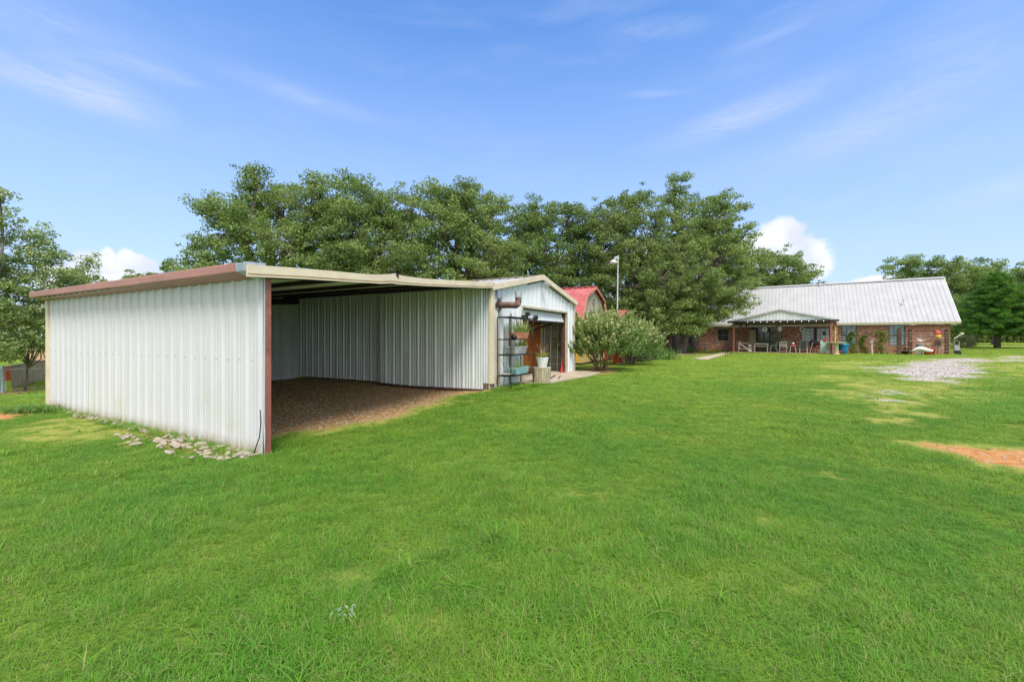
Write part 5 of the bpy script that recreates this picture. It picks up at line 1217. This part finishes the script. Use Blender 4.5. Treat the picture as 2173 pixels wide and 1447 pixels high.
# pear like trees far left
T_('young_tree', 'leafy young tree with slim dark leaning trunk left of the shelter', 52, 812, 20.5,
   [(30,560,20,50,50), (90,580,20.5,44,42), (60,640,20,66,50), (10,640,19.5,60,60), (110,650,20.5,48,46), (150,610,21,28,34), (45,500,20.5,30,34), (70,710,20,66,40), (0,710,19.5,60,42), (130,700,20.5,40,40), (110,530,21,26,22), (-40,600,20,60,70), (175,600,21.5,22,22)],
   PEAR, dens=.75, trunk_r=.045, seed=31, leaf=(.13, .075), clump=.42, per=95, trunk_top=1.3)
T_('young_tree', 'small light green tree peeping over the left end of the rust gutter', 190, 800, 24,
   [(185,590,24,24,22), (200,620,24,34,28), (170,625,24,34,28), (182,562,24,9,14)], PEAR, trunk_r=.09, seed=32, leaf=(.14, .08), clump=.4, per=80, trunk_top=1.5)
T_('tall_tree', 'tall tree whose leafy branch tips enter at the upper left edge', -120, 820, 19,
   [(-70,430,19,60,60), (-40,490,19,40,34), (-110,520,19,80,70), (0,415,19,9,22), (-14,470,19,14,18), (-90,620,19,80,80)], PEAR, dens=.75, trunk_r=.14, seed=33, leaf=(.13, .075), clump=.42, per=90, trunk_top=2)
T_('far_oak', 'low distant oak just showing above the rust gutter between cloud and oaks', 330, 760, 44,
   [(300,592,44,22,12), (340,590,44,24,14), (375,575,42,18,22), (300,620,44,60,30), (352,565,43,8,14)], OAK, trunk_r=.2, seed=34, leaf=(.22, .14), clump=.6)
# woods that read as one mass beyond the trees
def woods(name, cs, m_, seed, per=260, leaf=(.34, .22)):
    r = np.random.default_rng(seed); allv = []
    for (x, y, z, rx, ry, rz) in cs:
        n = int(per*rx*rz); u = r.normal(size=(n, 3)); u /= np.linalg.norm(u, axis=1)[:, None]; c = np.array((x, y, z))+u*(.6+.45*r.random(n)**.5)[:, None]*np.array((rx, ry, rz))
        c += r.normal(size=(n, 3))*.15; c = c[c[:, 2] > gzf(x, y)]
        allv.append(c)
    C = np.vstack(allv); n = len(C); nr = r.normal(size=(n, 3)); nr[:, 2] = abs(nr[:, 2])+.4; nr /= np.linalg.norm(nr, axis=1)[:, None]
    tt = r.normal(size=(n, 3)); tt -= (tt*nr).sum(1)[:, None]*nr; tt /= np.linalg.norm(tt, axis=1)[:, None]; bb = np.cross(nr, tt); l, w = leaf; s = (.6+.8*r.random(n))[:, None]
    V = np.stack([C-tt*l*.5*s, C+bb*w*.5*s, C+tt*l*.5*s, C-bb*w*.5*s], 1).reshape(-1, 3)
    o = leaf_obj(name, V, m_, None, fbm(C[:, 0]*.6+C[:, 2], C[:, 1]*.6+C[:, 2]*.7, 3)); return o
cs = [(*P(px_, 715, 56)[:2], 2.2+random.random()*1.2, 3.4, 2, 2.6+random.random()) for px_ in range(1180, 1500, 24)]
o = woods('understory', cs, OAKD, 51, 150); tag(o, 'dark mass of undergrowth filling the gaps between the oak trunks', 'undergrowth', kind='stuff')
cs = [(*P(px_, 715, 75)[:2], 1.2+random.random()*1.5, 4, 2, 1.6+random.random()*1.4) for px_ in range(2000, 2600, 22)]
o = woods('distant_woods', cs, leafmat('far_leaf', (.06, .11, .03), (.17, .22, .06)), 52, 70, (.5, .32)); tag(o, 'distant pale green woods on the horizon right of the house', 'woods', kind='stuff')
cs = [(*P(px_, 715, 60)[:2], 1.0+random.random()*1.5, 5, 2, 3+random.random()*1.4) for px_ in range(-900, 420, 50)]
o = woods('left_woods', cs, OAKM, 53, 60, (.45, .3)); tag(o, 'distant woods beyond the fence on the left', 'woods', kind='stuff')
# trunks between the oaks
for i, (px_, Y, r_) in enumerate(((1385, 42, .16), (1400, 40, .2), (1432, 40, .3), (1371, 44, .14), (1473, 41, .3), (1392, 47, .14), (1416, 48, .12))):
    x = (px_-CX)/F*Y; z = gzf(x, Y)
    lab = ['slim dark trunk', 'pale grey straight trunk', 'dark trunk leaning against the thick oak trunk', 'thin dark trunk beside the crepe bush', 'dark trunk in front of the house end window', 'thin back trunk', 'thinnest trunk'][i]
    t = thing('understory_tree', lab+[' right of the ornamental grass', ' standing right of the ornamental grass', ' on its left side', ' and rust shed', ' beside the picnic table', ' between two darker trunks', ' in the gap left of the thick oak'][i], 'tree', (x, Y, z), 0, 'slim trees in the oak grove')
    r = np.random.default_rng(80+i); m = MB(); pth = branch_path((0, 0, -.1), (.3*math.sin(i), .2, 6.5), 6, .06, 0, r); m.tube(pth, [r_*1.25, r_, r_*.95, r_*.9, r_*.8, r_*.7, r_*.6], 9)
    m.build('trunk', BARKG if i == 1 else BARK, t, smooth=True)
    V, r = cloud_leaves(0, lambda r: r.normal(size=(1500, 3))*(.9, .9, .9)+(.3*math.sin(i), .2, 5.6), .24, .14, 90+i); leaf_obj('crown', V, OAKD, t, r.random(len(V)//4))

def pine(label, px_, Y, H, rad, seed):
    r = np.random.default_rng(seed); x = (px_-CX)/F*Y; z0 = gzf(x, Y); t = thing('pine_tree', label, 'pine tree', (x, Y, z0), 0, 'pines at the right edge')
    m = MB(); m.tube([(0, 0, -.1), (.05, 0, H*.4), (0, 0, H*.95)], [.26, .18, .04], 9); C = []
    nw = 13
    for w in range(nw):
        f = w/(nw-1); z = H*(.19+.77*f); L_ = rad*(1-f)**.75+.35
        if f < .12: L_ *= .85
        for k in range(9):
            a = 2*math.pi*(k+r.random()*.7)/9+w; ln = L_*(.75+.35*r.random())
            tip = np.array([math.cos(a)*ln, math.sin(a)*ln, z+ln*(.05+.12*f)]); st = np.array([0, 0, z-.1])
            m.tube([st, (st+tip)/2+(0, 0, -.08), tip], [.05, .03, .012], 4, cap=False)
            for q in np.linspace(.3, 1, max(3, int(ln*3.2))):
                for _ in range(3): C.append(st+(tip-st)*q+r.normal(size=3)*(.20, .20, .10)+(0, 0, .05))
    m.build('trunk', BARK, t, smooth=True); C = np.array(C); per = 46; idx = np.repeat(np.arange(len(C)), per); n = len(idx)
    d = r.normal(size=(n, 3)); d[:, 2] = d[:, 2]*.6+.75; d /= np.linalg.norm(d, axis=1)[:, None]; side = np.cross(d, r.normal(size=(n, 3))); side /= np.linalg.norm(side, axis=1)[:, None]
    ln = (.20+.14*r.random(n))[:, None]; w = .014; b = C[idx]+r.normal(size=(n, 3))*.05
    V = np.stack([b-side*w, b+side*w, b+d*ln], 1).reshape(-1, 3)
    tt = r.random(len(C)); leaf_obj('needles', V, leafmat('pine_needle', (.035, .13, .02), (.16, .36, .045), trans=.3), t, np.clip(.6*tt[idx]+.4*r.random(n), 0, 1), tri=True)
pine('full dark green pine at the right behind the lawn', 2116, 42, 7.4, 3.5, 41)
pine('second pine cut off by the right edge of the picture', 2215, 40, 6.2, 2.6, 42)

# crepe myrtle: many stems, upright sprays with pale pinkish tips
def crepe(label, px_, py_, Ht, rad, seed, name='crepe_bush'):
    x, y = G(px_, py_); z0 = gzf(x, y); r = np.random.default_rng(seed); t = thing(name, label, 'bush', (x, y, z0)); m = MB(); C = []; D = []
    for k in range(7):
        a = 2*math.pi*k/7+r.random()*.5; e = np.array([math.cos(a)*rad*.38, math.sin(a)*rad*.38, Ht*.42])
        m.tube(branch_path((math.cos(a)*.08, math.sin(a)*.08, -.05), e, 5, .2, 0, r), [.045, .04, .036, .032, .028, .022], 6)
        for j in range(9):
            b = a+r.normal()*.5; el = r.random(); tip = np.array([math.cos(b)*rad*(.95-.5*el**1.5)*(.6+.5*r.random()), math.sin(b)*rad*(.95-.5*el**1.5)*(.6+.5*r.random()), Ht*(.36+.52*el)])
            m.tube(branch_path(e, tip, 3, .2, .05, r), [.018, .013, .009, .004], 4, cap=False)
            for _ in range(15):
                s0 = e+(tip-e)*(.35+.7*r.random())+r.normal(size=3)*(.26, .26, .16); dd = (s0-np.array([0, 0, Ht*.25])); dd /= np.linalg.norm(dd); dd[2] += .55+.3*r.random(); dd /= np.linalg.norm(dd); C.append(s0); D.append(dd)
    m.build('stems', STEMB, t, smooth=True); C = np.array(C); D = np.array(D); per = 60; idx = np.repeat(np.arange(len(C)), per); n = len(idx); q = r.random(n)
    ln = (.30+.20*r.random(len(C)))[idx]; c = C[idx]+D[idx]*(q*ln)[:, None]+r.normal(size=(n, 3))*(.035*(1.3-q))[:, None]
    nr = r.normal(size=(n, 3)); nr[:, 2] = abs(nr[:, 2])+.3; nr /= np.linalg.norm(nr, axis=1)[:, None]; tt = r.normal(size=(n, 3))*.6+D[idx]; tt -= (tt*nr).sum(1)[:, None]*nr; tt /= np.linalg.norm(tt, axis=1)[:, None]; bb = np.cross(nr, tt)
    s = (.6+.7*r.random(n)-.25*q)[:, None]; l, w = .10, .055
    V = np.stack([c-tt*l*.5*s, c+bb*w*.5*s, c+tt*l*.5*s, c-bb*w*.5*s], 1).reshape(-1, 3)
    tip_ = (q > .78) & (c[:, 2] > Ht*.5) & (r.random(len(C))[idx] > .6)
    tint = np.where(tip_, .98, np.clip(.4*r.random(len(C))[idx]+.25*r.random(n)+.35*ss(.35, .9, c[:, 2]/Ht), 0, .88))
    leaf_obj('foliage', V, leafmat('crepe_leaf', (.10, .22, .045), (.52, .60, .23), third=(.78, .68, .42), trans=.45), t, tint)
crepe('spreading pale green crepe bush with pinkish tips beside the barn', 1274, 786, 2.22, 1.55, 71)
crepe('second smaller crepe bush with pinkish tips on the right side of the big one', 1338, 774, 2.1, 1.2, 72)
# ornamental grass, dark low shrub, round bush
x, y = G(1385, 764); t = thing('ornamental_grass', 'clump of tall green blade leaves right of the crepe bushes', 'ornamental grass', (x, y, gzf(x, y)))
o = blades_mesh(900, 1.05, (.62, .35), .014, .7, 9, .45).build('blades', GR_D, t); set_tint(o)
x, y = G(1350, 768); t = thing('low_shrub', 'dark low shrub under the edge of the smaller crepe bush', 'shrub', (x, y, gzf(x, y)))
V, r = cloud_leaves(0, lambda r: np.abs(r.normal(size=(1800, 3)))*(.0, .0, .38)+r.normal(size=(1800, 3))*(.42, .3, .0), .11, .045, 73); leaf_obj('foliage', V, leafmat('grey_leaf', (.03, .045, .025), (.10, .12, .07)), t, r.random(len(V)//4))
x, y = G(1459, 748); t = thing('round_shrub', 'low rounded shrub between the thick trunk and the picnic table', 'shrub', (x, y, gzf(x, y)))
V, r = cloud_leaves(0, lambda r: (lambda u: u/np.linalg.norm(u, axis=1)[:, None]*(.6, .5, .45)*(.75+.3*r.random((1600, 1)))+(0, 0, .15))(r.normal(size=(1600, 3))), .09, .05, 74); leaf_obj('foliage', V, OAKD, t, r.random(len(V)//4))
x, y = P(2048, 735, 46)[:2]; t = thing('twiggy_shrub', 'dry greyish twiggy shrub right of the house corner', 'shrub', (x, y, gzf(x, y)))
V, r = cloud_leaves(0, lambda r: (lambda u: u/np.linalg.norm(u, axis=1)[:, None]*(1.1, .8, .75)*(.6+.45*r.random((2200, 1)))+(0, 0, .45))(r.normal(size=(2200, 3))), .16, .04, 75); leaf_obj('foliage', V, leafmat('twig_leaf', (.12, .10, .06), (.26, .25, .13)), t, r.random(len(V)//4))
x, y = G(103, 872, 0); t = thing('weed_clump', 'clump of broad green weeds at the far left corner of the shelter', 'weeds', (x-.1, y-.15, gzf(x, y)))
o = blades_mesh(160, .28, (.32, .14), .014, .8, 10, .8).build('leaves', GR_D, t); set_tint(o)
# flat stone at the tree foot
x, y = G(1452, 752.5); m = MB(); m.prism([(-.6, -.15), (.5, -.2), (.7, .1), (-.3, .2)], 'z', 0, .06); o = m.build('flat_stone', STONE, loc=(x, y, gzf(x, y))); tag(o, 'flat pale stone slab lying in front of the thick oak trunk', 'stone slab')

# ------------------------------------------------------------------ border stones along the shelter wall
def stones():
    r = np.random.default_rng(5); base = []
    for k in range(6):
        m = MB(); m.ball((0, 0, 0), 1, 7); 
        rr = r.normal(size=3)
        for i, v in enumerate(m.v):
            v = np.array(v); s = 1+.22*math.sin(v[0]*2.3+k*1.7+v[1])+.18*math.sin(v[1]*3.1+k)+.12*math.sin(v[2]*4+k*2.); m.v[i] = tuple(v*s)
        me = m.build('tmp', STONE, smooth=True); base.append(me.data); bpy.data.objects.remove(me)
    n = 0
    for i in range(520):
        y = r.random()**1.35*7.6+.05; near = y < 2.5
        dens = 1 if near else .7
        if r.random() > dens or n >= 230: continue
        w = .30*ss(-.4, .9, y)+.10 if near else .10
        x = -.07-min(abs(r.normal()), 1.9)*w*.72
        if 2.7 < y < 3.3 and r.random() < .6: x -= .34
        s = (.020+.036*r.random()**1.6)*(1.0 if near else .75)
        X, Y = S(x, y); o = bpy.data.objects.new('border_stone', base[i % 6]); COL.objects.link(o)
        o.location = (X, Y, gzf(X, Y)+s*.3+.008); o.scale = (s*(1+.6*r.random()), s*(.9+.3*r.random()), s*.62); o.rotation_euler = (r.normal()*.2, r.normal()*.2, r.random()*6.28)
        tag(o, 'pale rounded stone in the strip along the foot of the white shelter wall', 'stone', 'pale stones along the shelter wall'); n += 1
stones()
# small pale plant scrap in the lawn
x, y = G(735, 1306, 0); m = blades_mesh(18, .035, (.035, .03), .006, .9, 12, 1.3); o = m.build('pale_weed', mat('silver_leaf', (.30, .38, .27), .7), loc=(x, y, gzf(x, y)+.025)); tag(o, 'small pale silvery weed in the front lawn', 'weed')

# ------------------------------------------------------------------ lawn blades and loose gravel (scattered over points)
def scatter(name, pts, yaw, scale, kids, extra=None):
    me = bpy.data.meshes.new(name); me.vertices.add(len(pts)); me.vertices.foreach_set('co', pts.astype(np.float32).ravel())
    for nm, dt, arr in (('yaw', 'FLOAT', yaw), ('scl', 'FLOAT', scale)):
        at = me.attributes.new(nm, dt, 'POINT'); at.data.foreach_set('value', arr.astype(np.float32))
    me.update(); o = bpy.data.objects.new(name, me); COL.objects.link(o)
    c = bpy.data.collections.new(name+'_source')
    for k in kids:
        for u in list(k.users_collection): u.objects.unlink(k)
        c.objects.link(k)
    ng = bpy.data.node_groups.new(name, 'GeometryNodeTree'); ng.interface.new_socket('Geometry', in_out='INPUT', socket_type='NodeSocketGeometry'); ng.interface.new_socket('Geometry', in_out='OUTPUT', socket_type='NodeSocketGeometry')
    N = ng.nodes; Lk = ng.links; gi = N.new('NodeGroupInput'); go = N.new('NodeGroupOutput'); ip = N.new('GeometryNodeInstanceOnPoints'); ci = N.new('GeometryNodeCollectionInfo')
    ci.inputs[0].default_value = c; ci.inputs['Separate Children'].default_value = True; ci.inputs['Reset Children'].default_value = True
    ip.inputs['Pick Instance'].default_value = True
    ya = N.new('GeometryNodeInputNamedAttribute'); ya.data_type = 'FLOAT'; ya.inputs[0].default_value = 'yaw'
    sa = N.new('GeometryNodeInputNamedAttribute'); sa.data_type = 'FLOAT'; sa.inputs[0].default_value = 'scl'
    cx = N.new('ShaderNodeCombineXYZ'); Lk.new(ya.outputs[0], cx.inputs[2])
    Lk.new(gi.outputs[0], ip.inputs['Points']); Lk.new(ci.outputs[0], ip.inputs['Instance']); Lk.new(cx.outputs[0], ip.inputs['Rotation']); Lk.new(sa.outputs[0], ip.inputs['Scale']); Lk.new(ip.outputs[0], go.inputs[0])
    md = o.modifiers.new('scatter', 'NODES'); md.node_group = ng
    return o
def tuft(n, h, rad, w, seed, flat=.6):
    r = np.random.default_rng(seed); m = MB(); tints = []
    for i in range(n):
        a = r.random()*6.283; q = rad*math.sqrt(r.random()); t0 = r.random()*6.283; x0, y0 = q*math.cos(t0), q*math.sin(t0); hh = h*(.35+.75*r.random()); le = .4+1.7*r.random(); dx, dy = math.cos(a), math.sin(a); vv = []
        for k in range(4):
            t = k/3; out = hh*le*(t**1.6)*.9; z = hh*(t-.35*le*t*t)-.004; ww = w*(1-t*.85)*.5
            vv += [(x0+dx*out-dy*ww, y0+dy*out+dx*ww, z), (x0+dx*out+dy*ww, y0+dy*out-dx*ww, z)]
        m.add(vv, [(0,1,3,2), (2,3,5,4), (4,5,7,6)]); tints += [r.random()]*3
    o = m.build('tuft', BLADE); at = o.data.attributes.new('tint', 'FLOAT', 'FACE'); at.data.foreach_set('value', np.array(tints, np.float32)); return o
def bare(x, y):
    gr, og, fl, dr = masks(x, y); keep = 1-np.clip(gr*1.1, 0, .97); keep *= 1-np.clip(og*1.1, 0, .97); keep *= 1-np.clip(fl*1.1, 0, .985); keep *= 1-.38*dr
    for pl, mg in ((PAD_poly, -.02), (INSIDE_poly, -.05), ([Hw(-15.4, 0), Hw(-7.2, 0), Hw(-7.2, -4.8), Hw(-15.4, -4.8)], -.02), ([Hw(-22.5, 0), Hw(.1, 0), Hw(.1, 8.2), Hw(-22.5, 8.2)], 0.),
                   ([S(15.5, 1), S(19.4, 1), S(19.4, 7), S(15.5, 7)], 0.), ([G(1470, 762), G(1500, 764), G(1532, 754.5), G(1552, 750), G(1530, 749.5), G(1508, 755)], 0.)):
        keep *= (polydist(x, y, pl) < mg) if mg < 0 else (polydist(x, y, pl) < 0)
    return keep
def lawn():
    r = np.random.default_rng(99)
    def pts(r0, r1, dens, amax):
        area = amax*(r1**2-r0**2); n = int(area*dens); rr = np.sqrt(r0**2+(r1**2-r0**2)*r.random(n)); a = (r.random(n)*2-1)*amax
        x = np.sin(a)*rr; y = np.cos(a)*rr; k = r.random(n) < bare(x, y); return x[k], y[k]
    total = 0
    for nm, r0, r1, dens, kids, sc in (('lawn_grass', 1.3, 6.5, 170, [tuft(64, .062, .085, .0034, s) for s in range(6)], 1.),
                                       ('lawn_grass', 6.5, 14, 62, [tuft(64, .062, .13, .0055, 20+s) for s in range(5)], 1.),
                                       ('lawn_grass', 14, 28, 22, [tuft(60, .07, .23, .011, 40+s) for s in range(4)], 1.),
                                       ('lawn_grass', 28, 62, 5, [tuft(60, .10, .45, .024, 60+s) for s in range(3)], 1.)):
        x, y = pts(r0, r1, dens, R(62)); z = gz(x, y); hn = fbm(x*.9+40, y*.9, 4); big = fbm(x*.25, y*.25+7, 3)
        s = sc*(.72+.55*ss(.3, .72, hn))*(.85+.3*big)*(.8+.4*r.random(len(x)))
        gr, og, fl, dr = masks(x, y); s = s*(1-.3*dr)
        o = scatter(nm, np.stack([x, y, z], 1), r.random(len(x))*6.283, s, kids); tag(o, 'short mown green lawn grass', 'grass', kind='stuff'); total += len(x)
    # taller weeds and coarse grass here and there
    x, y = pts(1.6, 11, 3.0, R(60)); k = fbm(x*.8+3, y*.8, 3) > .5; x, y = x[k], y[k]
    o = scatter('coarse_grass', np.stack([x, y, gz(x, y)], 1), r.random(len(x))*6.283, .7+.5*r.random(len(x)), [tuft(16, .13, .04, .008, 70), tuft(12, .12, .03, .011, 71), tuft(9, .11, .04, .014, 72)])
    tag(o, 'coarser taller grass tufts scattered in the lawn', 'grass', kind='stuff')
    # uncut edge along walls
    ex = []
    for (a, b, n) in (((-.12, 8.4), (-.12, .1), 190), ((5.7, -.25), (6.9, -.25), 90), ((.2, .1), (.4, .9), 16), ((-.3, 8.5), (-.7, 7.9), 40), ((6.0, -.55), (7.5, -.75), 90), ((11.95, -.2), (12.2, 1.2), 25)):
        t = r.random(n); ex += [S(a[0]+(b[0]-a[0])*q+r.normal()*.07, a[1]+(b[1]-a[1])*q+r.normal()*.07) for q in t]
    ex = np.array(ex); o = scatter('edge_grass', np.stack([ex[:, 0], ex[:, 1], gz(ex[:, 0], ex[:, 1])], 1), r.random(len(ex))*6.283, .7+.8*r.random(len(ex)), [tuft(24, .13, .07, .006, 80), tuft(20, .15, .06, .006, 81)])
    tag(o, 'uncut grass along the foot of the shelter and barn walls', 'grass', kind='stuff')
    # pebbles
    kids = []
    for k in range(4):
        m = MB(); m.ball((0, 0, 0), 1, 4, 1, .8, .6); kids.append(m.build('pebble', PEB if k < 3 else mat('dark_pebble', (.2, .15, .11), .9)))
    X = []; Y = []; Sx = []
    n = 20000; x = -12+12*r.random(n); y = 5+11*r.random(n); gr, og, fl, dr = masks(x, y); k = (polydist(x, y, floor_poly) > -.25) & (r.random(n) < fl); fx, fy, fs = x[k], y[k], .007+.012*r.random(k.sum())**2
    bk = []
    for k in range(3):
        m = MB(); m.ball((0, 0, 0), 1, 4, 1, .8, .6); bk.append(m.build('pebble', mat(('brown_pebble', 'tan_pebble', 'dull_pebble')[k], ((.34, .20, .10), (.56, .44, .30), (.40, .32, .24))[k], .9)))
    o = scatter('floor_gravel', np.stack([fx, fy, gz(fx, fy)+fs*.2], 1), r.random(len(fx))*6.283, fs, bk); tag(o, 'brown and tan pebbles strewn over the dirt floor of the open shelter', 'gravel', kind='stuff')
    n = 60000; x = 9+26*r.random(n); y = 10+20*r.random(n); gr, og, fl, dr = masks(x, y); k = r.random(n) < gr*.9; X.append(x[k]); Y.append(y[k]); Sx.append(.011+.016*r.random(k.sum())**1.5)
    n = 4000; x = 4+6*r.random(n); y = 4+4*r.random(n); gr, og, fl, dr = masks(x, y); k = r.random(n) < og*.5; X.append(x[k]); Y.append(y[k]); Sx.append(.006+.014*r.random(k.sum())**2)
    X = np.concatenate(X); Y = np.concatenate(Y); Sx = np.concatenate(Sx)
    o = scatter('loose_gravel', np.stack([X, Y, gz(X, Y)+Sx*.2], 1), r.random(len(X))*6.283, Sx, kids); tag(o, 'loose pale pebbles on the gravel patch and the orange dirt', 'gravel', kind='stuff')
    print('tufts', total, 'pebbles', len(X), 'leaves', nleaf)
lawn()
